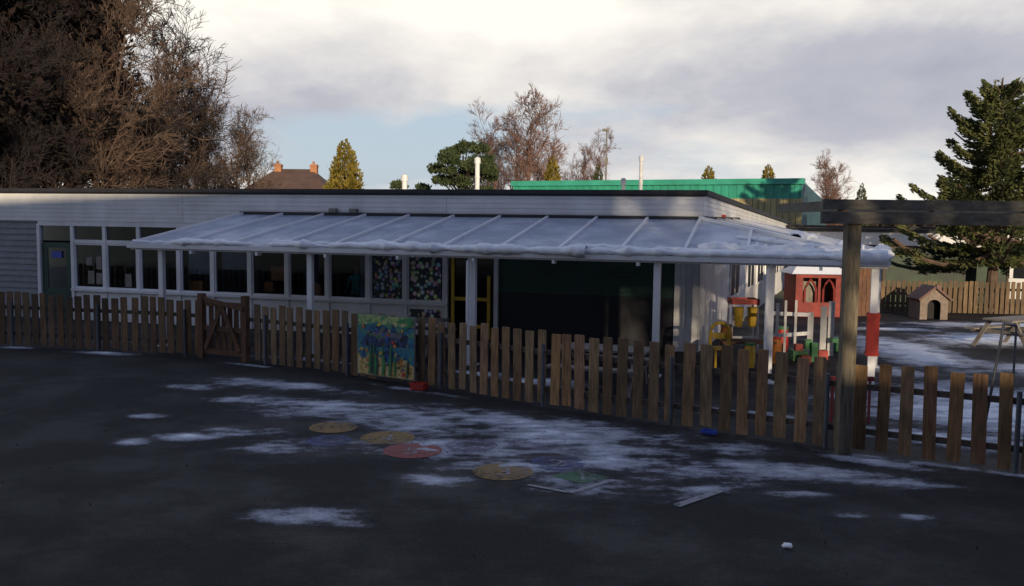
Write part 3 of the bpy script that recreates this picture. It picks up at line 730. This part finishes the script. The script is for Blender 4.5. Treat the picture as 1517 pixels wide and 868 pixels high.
def picnic(x, y, ang, snow=True):
    e = empty('picnic_table', (x, y, 0)); a = MB(); ax = (math.cos(ang), math.sin(ang)); ay = (-ax[1], ax[0])
    for k in range(5): a.box((x, y), ax, (-.8, .8), (-.37 + k * .15, -.24 + k * .15), (.68, .72))
    for sgn in (-1, 1):
        for k in range(2): a.box((x, y), ax, (-.8, .8), (sgn * .68 - .13 + k * .14, sgn * .68 - .005 + k * .14), (.42, .46))
    def q(a_, b_, z): return (x + ax[0] * a_ + ay[0] * b_, y + ax[1] * a_ + ay[1] * b_, z)
    for xx in (-.6, .6):
        a.beam(q(xx, -.3, .66), q(xx, -.7, 0), .05, .09); a.beam(q(xx, .3, .66), q(xx, .7, 0), .05, .09); a.beam(q(xx + .05, -.82, .4), q(xx + .05, .82, .4), .04, .09)
    a.build('table_timber', M['picnic'], e)
picnic(11.9, 21.3, .5); picnic(1.6, 15.6, -.35); picnic(-2.2, 19.6, -.25)
e = empty('red_toy_trestle', (5.0, 13.3, 0)); a = MB()
for x in (4.75, 5.3): a.beam((x - .08, 13.1, 0), (x, 13.3, .6), .04, .05); a.beam((x + .08, 13.5, 0), (x, 13.3, .6), .04, .05)
a.beam((4.7, 13.3, .62), (5.35, 13.3, .62), .08, .06); a.build('trestle', M['redpaint'], e)
e = empty('rear_yard_fence', (12, 29, 0)); mb = MB(); 
x = 11.4
while x < 24:
    board(mb, (x, 29.6 - (x - 11) * .1), norm2(1, -.1), .12, .02, .03, 1.05 + U(-.03, .03), tuple([U(.45, .75)] * 3))
    x += .16
mb.beam((11.3, 29.65, .8), (24, 28.4, .8), .05, .08); mb.beam((11.3, 29.65, .3), (24, 28.4, .3), .05, .08); mb.build('rear_fence_boards', M['wood'], e)

# ------------------------------------------------------------------ low wing at the right rear
wg = empty('rear_classroom_wing', (12, 39, 0)); wd = norm2(12, -6); wo = (11.8, 39.1)
a = MB(); a.box(wo, wd, (-.2, 22), (-.05, .1), (1.98, 2.66)); a.build('wing_fascia', M['fascia'], wg)
a = MB(); a.box(wo, wd, (-.3, 22), (-.16, .1), (2.665, 2.76)); a.build('wing_roof_trim', M['trim'], wg)
a = MB(); a.box(wo, wd, (-.2, 22), (-.1, 10), (2.5, 2.64)); a.build('wing_roof', M['felt'], wg)
a = MB(); a.box(wo, wd, (-.2, 22), (.12, .2), (0, .8)); 
for k in range(16): a.box(wo, wd, (k * 1.4, k * 1.4 + .12), (.08, .2), (.8, 1.98))
a.build('wing_frames', M['white'], wg)
a = MB(); a.box(wo, wd, (-.2, 22), (.16, .17), (.8, 1.98)); a.build('wing_glass', M['glass'], wg)
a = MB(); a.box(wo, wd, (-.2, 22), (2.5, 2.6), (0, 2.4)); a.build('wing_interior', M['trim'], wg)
a = MB(); a.box(wo, wd, (2.5, 3.4), (.0, .075), (0, 1.95)); a.build('red_door', M['redpaint'], wg)
a = MB(); a.box(wo, wd, (4.1, 4.9), (.0, .075), (.7, 1.5)); a.build('display_paintings', M['collage'], wg)
e = empty('leafy_mural_wall', (15, 31, 0)); a = MB(); a.box((12.9, 31.5), norm2(1, -.1), (0, 4.0), (0, .1), (.0, 2.0)); a.build('mural_panel', M['leafmural'], e)
a = MB(); a.box((12.9, 31.5), norm2(1, -.1), (-.08, -.005), (-.02, .12), (0, 2.1)); a.box((12.9, 31.5), norm2(1, -.1), (4.005, 4.08), (-.02, .12), (0, 2.1)); a.box((12.9, 31.5), norm2(1, -.1), (0, 4.0), (-.02, .12), (2.005, 2.08)); a.build('mural_frame', M['rail'], e)

# ------------------------------------------------------------------ green hall
gh = empty('green_clad_hall', (7, 48, 0))
g0_, g1_ = (.0, 52.0), (13.9, 44.2); gd = norm2(g1_[0] - g0_[0], g1_[1] - g0_[1]); GL = math.dist(g0_, g1_)
a = MB(); x = 0
while x < GL - .01:
    a.box(g0_, gd, (x, x + .2), (0, .05), (3.2 if x > GL * .76 else 0, 4.7)); a.box(g0_, gd, (x + .2, min(GL, x + .4)), (.035, .08), (3.2 if x > GL * .76 else 0, 4.7)); x += .4
a.box(g0_, gd, (0, GL), (.1, .2), (0, 4.7)); a.build('front_cladding', M['greencorr'], gh)
a = MB(); x = GL * .76
while x < GL: a.box(g0_, gd, (x, x + .27), (-.03, .09), (0, 4.0)); x += .3
a.build('timber_cladding', M['tanboard'], gh)
a = MB(); a.box(g0_, gd, (-.1, GL + .1), (-.12, .3), (4.7, 4.98)); a.build('eaves_trim', M['greentrim'], gh)
e0 = Vector((g1_[0], g1_[1], 0)); e1 = Vector((17.3, 50.5, 0)); a = MB(); nn_ = 22
for i in range(nn_):
    p0 = e0.lerp(e1, i / nn_); p1 = e0.lerp(e1, (i + .86) / nn_); za = 4.9 - 1.0 * i / nn_; zb = 4.9 - 1.0 * (i + .86) / nn_
    a.add([(p0.x, p0.y, 0), (p1.x, p1.y, 0), (p1.x, p1.y, zb), (p0.x, p0.y, za)], [(0, 1, 2, 3)])
e1b = e1 + Vector((-.06, .03, 0)); a.add([(e0.x - .06, e0.y + .03, 0), (e1b.x, e1b.y, 0), (e1b.x, e1b.y, 3.88), (e0.x - .06, e0.y + .03, 4.88)], [(0, 1, 2, 3)])
a.build('gable_cladding', M['bluecorr'], gh)
a = MB(); a.add([(g0_[0], g0_[1], 4.9), (g1_[0], g1_[1], 4.9), (e1.x, e1.y, 3.9), (3.4, 58.3, 3.9)], [(0, 1, 2, 3)]); a.build('hall_roof', M['greentrim'], gh)

# ------------------------------------------------------------------ brick house far left
bh = empty('brick_house', (-24, 95, 0)); a = MB(); a.box((-27.2, 95), (1, 0), (0, 7.4), (0, 6), (0, 5.6)); a.build('walls', M['brick'], bh)
a = MB(); a.add([(-27.8, 94.4, 5.5), (-19.2, 94.4, 5.5), (-19.2, 101.6, 5.5), (-27.8, 101.6, 5.5), (-25.3, 98, 7.8), (-21.4, 98, 7.8)], [(0, 1, 5, 4), (1, 2, 5), (2, 3, 4, 5), (3, 0, 4), (3, 2, 1, 0)]); a.build('hip_roof', M['rooftile'], bh)
a = MB()
for x in (-25.4, -21.6):
    a.box((x, 97.5), (1, 0), (0, .7), (0, .8), (6.6, 8.3)); a.box((x, 97.5), (1, 0), (-.05, .75), (-.05, .85), (8.05, 8.2)); a.tube([(x + .3, 97.9, 8.3), (x + .3, 97.9, 8.65)], [.13, .1], 8)
a.build('chimneys', M['chimney'], bh)
a = MB()
for x in (-26.5, -24.2, -21.9): a.box((x, 95), (1, 0), (0, 1.2), (-.04, -.005), (3.4, 4.7))
a.build('windows', M['glass'], bh)
e = empty('floodlight_mast', (6.05, 60, 0)); a = MB(); a.tube([(6.05, 60, 0), (6.05, 60, 8.6)], [.07, .045], 8); a.box((6.05, 60), (1, 0), (-.28, .12), (-.15, .15), (8.6, 8.75)); a.box((6.05, 60), (1, 0), (-.1, .1), (-.1, .1), (6.5, 6.9)); a.build('mast', M['picnic'], e)

# ------------------------------------------------------------------ trees
def gen_bare(seed, H=10, nk=(15, 6, 6, 4), leaves=0, spread=1.0, mats=None, up=.28, lsize=.1, tw=.012):
    random.seed(seed); mb = MB(); tips = []
    def br(p, d, L, r, lev):
        ns_ = (7, 4, 3, 2, 2)[lev]; pts = [p.copy()]; dd = d.copy()
        for i in range(ns_):
            w = (.07, .2, .28, .3, .3)[lev]
            dd = (dd + Vector((U(-w, w), U(-w, w), U(-w, w) + up * (.3 if lev else 0)))).normalized()
            pts.append(pts[-1] + dd * L / ns_)
        re = max(tw * .6, r * (.15 if lev == 0 else .35)); rs = [r + (re - r) * i / ns_ for i in range(ns_ + 1)]
        mb.tube(pts, rs, (7, 5, 3, 3, 3)[lev], False)
        if lev >= 3: tips.append(pts[-1]); tips.append(pts[1])
        if lev == 4: return
        for k in range(nk[lev]):
            t = U(.22, 1) if lev == 0 else U(.15, 1); t = t if lev else .22 + .78 * (k + R()) / nk[0]
            fi = t * ns_; i = min(int(fi), ns_ - 1); q = pts[i].lerp(pts[i + 1], fi - i)
            base = (pts[i + 1] - pts[i]).normalized(); o = base.orthogonal().normalized(); o.rotate(Matrix.Rotation(U(0, 6.28), 3, base))
            ang = math.radians(U(28, 62)) * spread; nd_ = (base * math.cos(ang) + o * math.sin(ang)).normalized()
            Lc = (H * U(.28, .42) * (1.1 - .6 * t) if lev == 0 else L * U(.38, .62))
            br(q, nd_, Lc, max(tw, rs[i] * (.5 if lev == 0 else .6)), lev + 1)
    br(Vector((0, 0, 0)), Vector((0, 0, 1)), H * .95, H * .017, 0)
    mb.cm = 1
    for i in range(leaves):
        t = random.choice(tips); mb.card(t + Vector((U(-.3, .3), U(-.3, .3), U(-.3, .3))), U(.6, 1.3) * lsize, U(.5, 1) * lsize)
    return mb.mesh('bare_tree_mesh_%d' % seed, mats or [M['bark'], M['leafdead']])
def place(me, name, x, y, sc, rot=None):
    o = bpy.data.objects.new(name, me); COL.objects.link(o); o.location = (x, y, -.02)
    s3 = sc if isinstance(sc, tuple) else (sc, sc, sc); o.scale = s3; o.rotation_euler = (0, 0, U(0, 6.28) if rot is None else rot); return o
dm1 = gen_bare(11, 10, (20, 7, 6, 4), 17000, 1.0, [M['barkdark'], M['leafdark']], lsize=.11)
bt0 = gen_bare(12, 10, (20, 7, 6, 5), 0, 1.0, [M['barkdark'], M['leafdead']], tw=.011)
bt1 = gen_bare(13, 10, (18, 7, 6, 5), 0, .95, [M['bark'], M['leafdead']], tw=.011)
bt2 = gen_bare(14, 10, (16, 7, 6, 5), 0, .8, [M['barkred'], M['leafdead']], tw=.012)
bt3 = gen_bare(15, 10, (14, 6, 6, 5), 0, .75, [M['barkred'], M['leafdead']], tw=.01)
random.seed(5)
for (x, y, s_) in ((-27, 38, 1.75), (-24, 35, 1.6), (-22.4, 39, 1.5), (-30, 42, 1.9), (-26, 45, 1.9), (-21.5, 36, 1.05), (-22.5, 33, 1.2), (-32, 37, 1.6), (-20.8, 43, 1.3), (-24, 41, 1.5)): place(dm1, 'dark_woodland_tree', x, y, s_)
for (x, y, s_, m_) in ((-19.8, 41, 1.35, bt0), (-19.0, 44, 1.45, bt1), (-17.8, 40, 1.12, bt1), (-18.4, 37, .95, bt0), (-17.0, 44, 1.12, bt0), (-16.0, 42, .92, bt1), (-15.4, 45, .9, bt1), (-14.6, 44, .78, bt0), (-14.0, 46, .74, bt1), (-13.3, 47, .66, bt1), (-16.5, 37, .8, bt1), (-14.9, 40, .68, bt0), (-18.5, 34, .8, bt0)):
    place(m_, 'bare_tree', x, y, s_)
for (x, y, s_, m_) in ((1.0, 62, 1.05, bt2), (-1.0, 66, .92, bt3), (-2.0, 70, .85, bt2), (4.6, 68, .78, bt3), (6.2, 72, .82, bt3), (2.6, 72, .85, bt2), (22.5, 66, .68, bt3), (24, 70, .7, bt2), (30, 60, .7, bt3), (.3, 68, .95, bt3)):
    place(m_, 'bare_birch_tree', x, y, s_)
def gen_cone(seed, H, Rb, n, m_, csz=.09):
    random.seed(seed); mb = MB(); mb.tube([(0, 0, 0), (0, 0, H * .9)], [H * .02, .02], 6, False); mb.cm = 1
    for i in range(n):
        z = H * (.05 + .95 * (1 - math.sqrt(R()))); th = U(0, 6.28); f = 1 - z / H
        lob = 1 + .35 * noise.noise(Vector((math.cos(th) * 2, math.sin(th) * 2, z * 1.5 + seed))) + .25 * noise.noise(Vector((math.cos(th) * 6, math.sin(th) * 6, z * 4)))
        r = Rb * (f ** .65) * lob * U(.55, 1.06) + .03
        mb.card((r * math.cos(th), r * math.sin(th), z), csz * U(.8, 1.8), csz * .5, Vector((math.cos(th) * .5, math.sin(th) * .5, 1)))
    return mb.mesh('conifer_mesh_%d' % seed, [M['barkdark'], m_])
gc = gen_cone(21, 7.4, 1.5, 12000, M['gold']); gc2 = gen_cone(22, 7.4, 1.2, 7000, M['conif'])
place(gc, 'golden_cypress_tree', -10.1, 55, (1.25, 1.25, 1.02)); place(gc, 'golden_cypress_tree', 2.45, 58, .93); place(gc2, 'spruce_tree', 5.35, 58, .86)
place(gc, 'golden_cypress_tree', 14.9, 70, (1.1, 1.1, .96)); place(gc, 'golden_cypress_tree', 19.4, 70, (1.1, 1.1, .98)); place(gc2, 'spruce_tree', 22.8, 60, .74)
def blobtree(seed, H, blobs, m_, n, csz, name, x, y):
    random.seed(seed); mb = MB(); mb.tube([(0, 0, 0), (.1, 0, H * .5), (0, .1, H * .85)], [.2, .15, .05], 8, False)
    for (bx, by, bz, r) in blobs: mb.tube([(0, 0, bz * .72), (bx * .6, by * .6, bz * .9), (bx, by, bz)], [.08, .05, .02], 5, False)
    mb.cm = 1
    for i in range(n):
        bx, by, bz, r = random.choice(blobs); q = Vector((U(-1, 1), U(-1, 1), U(-.6, 1))).normalized() * (R() ** .4)
        k = r * (1 + .6 * noise.noise(q * 2 + Vector((bx, by, bz))))
        mb.card((bx + q.x * k, by + q.y * k, bz + q.z * k * .6), csz * U(.7, 1.5), csz * .45, Vector((q.x * .4, q.y * .4, .6)))
    me = mb.mesh(name + '_mesh', [M['barkdark'], m_]); o = bpy.data.objects.new(name, me); COL.objects.link(o); o.location = (x, y, 0)
random.seed(3)
bl = [(U(-1.9, 1.9), U(-1.4, 1.4), U(4.2, 6.8), U(.45, .8)) for _ in range(22)] + [(.3, 0, 7.3, .75), (-.4, .2, 7.1, .6), (1.1, 0, 7.2, .6), (-1.7, 0, 5.9, .6)]
blobtree(31, 8, bl, M['pine'], 17000, .1, 'scots_pine_tree', -3.2, 58)
random.seed(8)
bl = [(U(-1.5, 1.5), U(-1, 1), U(3.6, 5.0), U(.5, .9)) for _ in range(12)]
blobtree(33, 5.5, bl, M['pine'], 8000, .1, 'holly_tree', -6.4, 62); 
def cedar(x, y, H):
    random.seed(41); mb = MB(); mb.tube([(0, 0, 0), (.08, 0, H * .3), (-.05, .05, H * .65), (0, 0, H)], [.2, .15, .08, .015], 9, False)
    fol = []
    z = 1.9
    while z < H - .1:
        f = (z - 1.9) / (H - 1.9); nb_ = random.choice([3, 4, 4, 5]); th0 = U(0, 6.28)
        for k in range(nb_):
            th = th0 + 6.283 * k / nb_ + U(-.4, .4); L = (3.1 * (1 - f) ** .65 + .18) * U(.55, 1.12)
            pts = []; d = Vector((math.cos(th), math.sin(th), 0))
            for i in range(7):
                t = i / 6; pts.append(Vector((0, 0, z)) + d * L * t + Vector((0, 0, L * (-.16 * math.sin(t * 2.6) + .22 * t * t + (.25 * f * t)))))
            mb.tube(pts, [.05 * (1 - f) + .015 - .008 * i / 6 for i in range(7)], 4, False)
            fol.append((pts, L, d))
        z += U(.17, .3)
    mb.cm = 1
    for (pts, L, d) in fol:
        n = int(250 * L + 50); side = Vector((-d.y, d.x, 0))
        for i in range(n):
            t = U(.16, 1.02) ** .8; fi = min(5.999, t * 6); j = int(fi); p = pts[j].lerp(pts[j + 1], min(1, fi - j))
            w = .5 * L * .5 * math.sin(min(1, t) * 2.7) + .05
            clump = noise.noise(p * 2.2 + Vector((9, 0, 0)))
            if clump < -.15: continue
            o = side * U(-w, w); mb.card(p + o + Vector((0, 0, U(-.09, .13) - .12 * abs(o.length) / max(.2, w) * .6)), U(.06, .13), U(.025, .045), (d * .8 + side * (1 if o.dot(side) > 0 else -1) * .6 + Vector((0, 0, .35))))
    me = mb.mesh('cedar_mesh', [M['bark'], M['conif']]); o = bpy.data.objects.new('cedar_tree', me); COL.objects.link(o); o.location = (x, y, 0)
cedar(15.9, 30.2, 7.65)
random.seed(77); mb = MB()
for i in range(26000):
    x = U(-70, 95); h = 4.8 + 2.3 * noise.noise(Vector((x * .09, 0, 3))) + 2.0 * noise.noise(Vector((x * .5, 0, 8)))
    z = h * U(.1, 1) ** .6; mb.card((x, 118 + U(-3, 3), z), U(.25, .5), U(.15, .3))
mb.build('distant_tree_belt', leafmat('distant_foliage', (.03, .028, .02), (.1, .07, .045), .3))

# unseen hall and trees added behind the camera to shade the playground
hb = empty('added_shade_hall', (2, -18, 0)); a = MB(); a.box((-8, -22), (1, 0), (0, 17.2), (0, 8), (0, 9.4)); a.box((9.21, -22), (1, 0), (0, 19), (0, 8), (0, 4.9)); a.build('shade_hall_walls', M['brick'], hb)
a = MB(); 
for x in range(-7, 7, 3):
    for z in (1, 4, 7): a.box((x, -14), (1, 0), (0, 2), (.005, .04), (z, z + 1.5))
a.build('shade_hall_windows', M['glass'], hb)
a = MB(); a.box((-8.2, -22.2), (1, 0), (0, 17.35), (0, 8.35), (9.401, 9.6)); a.box((9.2, -22.2), (1, 0), (0, 19.3), (0, 8.35), (4.901, 5.05)); a.build('hall_roof', M['felt'], hb)
random.seed(9)
for (x, y) in ((-12, -16), (-19, -15), (-26, -17)):
    bl = [(U(-3.6, 3.6), U(-3, 3), U(4, 17), U(1.6, 2.8)) for _ in range(26)]
    blobtree(51 + int(-x), 18, bl, M['ever'], 7000, .55, 'added_shade_evergreen', x, y)  # unseen evergreens, added to shade the woodland at the left
place(bt1, 'bare_tree', 9.0, -9, 1.15, 1.0); place(bt0, 'bare_tree', 10.6, -10.5, 1.1, 2.0); place(bt2, 'bare_tree', 14.5, -11, .8)  # unseen bare trees, added to break up the low sunlight

# ------------------------------------------------------------------ person in the window
def person():
    ox, oy, _ = W(8.5, .45, 0); e = empty('person_in_classroom', (ox, oy, .03))
    J = {'pel': (0, 0, .93, .13, .1), 'wai': (0, 0, 1.1, .12, .09), 'che': (0, 0, 1.3, .15, .1), 'nec': (0, 0, 1.46, .055, .055), 'hed': (0, -.01, 1.55, .075, .085), 'top': (0, 0, 1.66, .06, .075)}
    for sg, n in ((-1, 'L'), (1, 'R')):
        J['sh' + n] = (.17 * sg, 0, 1.38, .055, .055); J['el' + n] = (.23 * sg, -.03, 1.12, .042, .042); J['wr' + n] = (.17 * sg, -.22, 1.02, .028, .028); J['pa' + n] = (.14 * sg, -.29, 1.02, .03, .018)
        J['hi' + n] = (.09 * sg, 0, .88, .085, .085); J['kn' + n] = (.1 * sg, -.01, .48, .055, .055); J['an' + n] = (.1 * sg, .02, .08, .04, .04); J['to' + n] = (.11 * sg, -.15, .04, .035, .03)
        for k in range(5): J['f%d%s' % (k, n)] = (.14 * sg + (k - 2) * .02, -.37 + (.03 if k in (0, 4) else 0), 1.0, .009, .009)
    names = list(J); vi = {n: i for i, n in enumerate(names)}
    ed = [('pel', 'wai'), ('wai', 'che'), ('che', 'nec'), ('nec', 'hed'), ('hed', 'top')]
    for n in 'LR':
        ed += [('che', 'sh' + n), ('sh' + n, 'el' + n), ('el' + n, 'wr' + n), ('wr' + n, 'pa' + n), ('pel', 'hi' + n), ('hi' + n, 'kn' + n), ('kn' + n, 'an' + n), ('an' + n, 'to' + n)] + [('pa' + n, 'f%d%s' % (k, n)) for k in range(5)]
    me = bpy.data.meshes.new('body'); me.from_pydata([J[n][:3] for n in names], [(vi[a], vi[b]) for a, b in ed], [])
    o = bpy.data.objects.new('body_tmp', me); COL.objects.link(o); m1 = o.modifiers.new('s', 'SKIN')
    for i, n in enumerate(names): me.skin_vertices[0].data[i].radius = J[n][3:]
    me.skin_vertices[0].data[0].use_root = True
    m2 = o.modifiers.new('d', 'SUBSURF'); m2.levels = 2
    bpy.context.view_layer.update()
    nm = bpy.data.meshes.new_from_object(o.evaluated_get(bpy.context.evaluated_depsgraph_get())); bpy.data.objects.remove(o)
    nm.materials.clear()
    for k in ('teal', 'skin', 'hair', 'trouser'): nm.materials.append(M[k])
    for p in nm.polygons:
        c = p.center; p.use_smooth = True
        if c.z > 1.44: p.material_index = 2 if (c.z > 1.62 or c.y > .02) else 1
        elif c.y < -.2 and c.z > .5: p.material_index = 1
        elif c.z < .92: p.material_index = 3
        else: p.material_index = 0
    b = bpy.data.objects.new('body', nm); COL.objects.link(b); b.parent = e; e.rotation_euler = (0, 0, -.29)
    f = MB()
    for x in (-.03, .03): f.tube([(x, -.09, 1.575), (x, -.098, 1.575)], [.008, .006], 8)
    f.tube([(0, -.085, 1.57), (0, -.11, 1.54), (0, -.09, 1.535)], [.008, .014, .01], 6); f.tube([(-.025, -.088, 1.505), (0, -.094, 1.502), (.025, -.088, 1.505)], [.005, .007, .005], 6)
    fo = bpy.data.objects.new('face', f.mesh('face', M['hair'])); COL.objects.link(fo); fo.parent = e
person()

# ------------------------------------------------------------------ light
SE = math.radians(9.0); ts = Vector((.2, -1, 0)).normalized() * math.cos(SE); ts.z = math.sin(SE)
sun = bpy.data.lights.new('sun', 'SUN'); sun.energy = 4.6; sun.angle = math.radians(.6); sun.color = (1.0, .8, .54)
so = bpy.data.objects.new('sun', sun); COL.objects.link(so); so.rotation_euler = ts.to_track_quat('Z', 'Y').to_euler(); so.location = (5, -20, 20)
w = bpy.data.worlds.new('World'); scene.world = w; w.use_nodes = True; nt = w.node_tree; nt.nodes.clear(); lk = nt.links
sky = N(nt, 'ShaderNodeTexSky'); sky.sky_type = 'NISHITA'; sky.sun_disc = False; sky.sun_elevation = SE; sky.sun_rotation = math.atan2(ts.x, ts.y)
tc = N(nt, 'ShaderNodeTexCoord'); sp = N(nt, 'ShaderNodeSeparateXYZ'); lk.new(tc.outputs['Generated'], sp.inputs[0])
def wn(scale, st, loc, detail=7, rough=.55, dist=0):
    mp = N(nt, 'ShaderNodeMapping'); mp.inputs['Scale'].default_value = st; mp.inputs['Location'].default_value = loc; lk.new(tc.outputs['Generated'], mp.inputs[0])
    n = N(nt, 'ShaderNodeTexNoise'); n.inputs['Scale'].default_value = scale; n.inputs['Detail'].default_value = detail; n.inputs['Roughness'].default_value = rough; n.inputs['Distortion'].default_value = dist
    lk.new(mp.outputs[0], n.inputs['Vector']); return n.outputs['Fac']
nA = wn(3.4, (1, 1, 3.0), (3.1, .4, .2), 9, .6, .2); nB = wn(2.8, (1, 1, 2.4), (7.7, 2.2, 1.4), 9, .58, .2)
zz = sp.outputs['Z']; xx_ = sp.outputs['X']
zr = ramp(nt, zz, [(0.0, .64), (.05, .58), (.1, .38), (.15, .44), (.21, .8), (.3, .6), (.45, .35)])
br_ = math_(nt, 'ADD', zr, math_(nt, 'MULTIPLY', math_(nt, 'SUBTRACT', nB, .5), 1.5))
br_ = math_(nt, 'SUBTRACT', br_, math_(nt, 'MULTIPLY', xx_, .22))
cc = ramp(nt, br_, [(.1, (.36, .38, .45)), (.38, (.48, .485, .54)), (.58, (.7, .68, .67)), (.85, (.96, .92, .84))])
hi = ramp(nt, zz, [(.26, (1.0, 1.0, 1.0)), (.5, (.6, .68, .86))])
cc = mixc(nt, 1.0, cc, hi, 'MULTIPLY')
back = ramp(nt, math_(nt, 'ADD', math_(nt, 'MULTIPLY', sp.outputs['Y'], .5), .5), [(.3, (.46, .52, .66)), (.62, (1.0, 1.0, 1.0))])  # sky dimmed behind the camera, added to weaken window reflections
cc = mixc(nt, 1.0, cc, back, 'MULTIPLY')
xw = ramp(nt, math_(nt, 'ADD', math_(nt, 'MULTIPLY', xx_, .5), .5), [(.34, 0.0), (.39, 1.0), (.46, 1.0), (.52, .1)])
zw = ramp(nt, zz, [(.02, .2), (.05, .9), (.09, .9), (.12, 0.0)])
hole = math_(nt, 'MULTIPLY', math_(nt, 'MULTIPLY', xw, zw), .2)
cl = math_(nt, 'SUBTRACT', math_(nt, 'ADD', nA, ramp(nt, zz, [(.0, .1), (.07, .07), (.16, .28)])), hole)
cov = ramp(nt, cl, [(.38, 0.0), (.56, 1.0)])
blue = mixc(nt, .8, mixc(nt, 1.0, sky.outputs[0], (.1, .1, .1), 'MULTIPLY'), (.45, .55, .68))
fin = mixc(nt, cov, blue, cc)
sc10 = N(nt, 'ShaderNodeVectorMath', operation='SCALE'); sc10.inputs['Scale'].default_value = 11.0; lk.new(fin, sc10.inputs[0])
bg = N(nt, 'ShaderNodeBackground'); bg.inputs['Strength'].default_value = .1; lk.new(sc10.outputs[0], bg.inputs[0])
wo_ = N(nt, 'ShaderNodeOutputWorld'); lk.new(bg.outputs[0], wo_.inputs[0])

# ------------------------------------------------------------------ camera
cd = bpy.data.cameras.new('camera'); co = bpy.data.objects.new('camera', cd); COL.objects.link(co); scene.camera = co
cd.lens = 36 * 1350 / 1517; cd.sensor_width = 36; cd.clip_end = 3000; cd.clip_start = .1
co.matrix_world = Matrix.Translation((0, 0, 2.93)) @ Matrix.Rotation(math.radians(90 - 4.74), 4, 'X') @ Matrix.Rotation(.012, 4, 'Z')
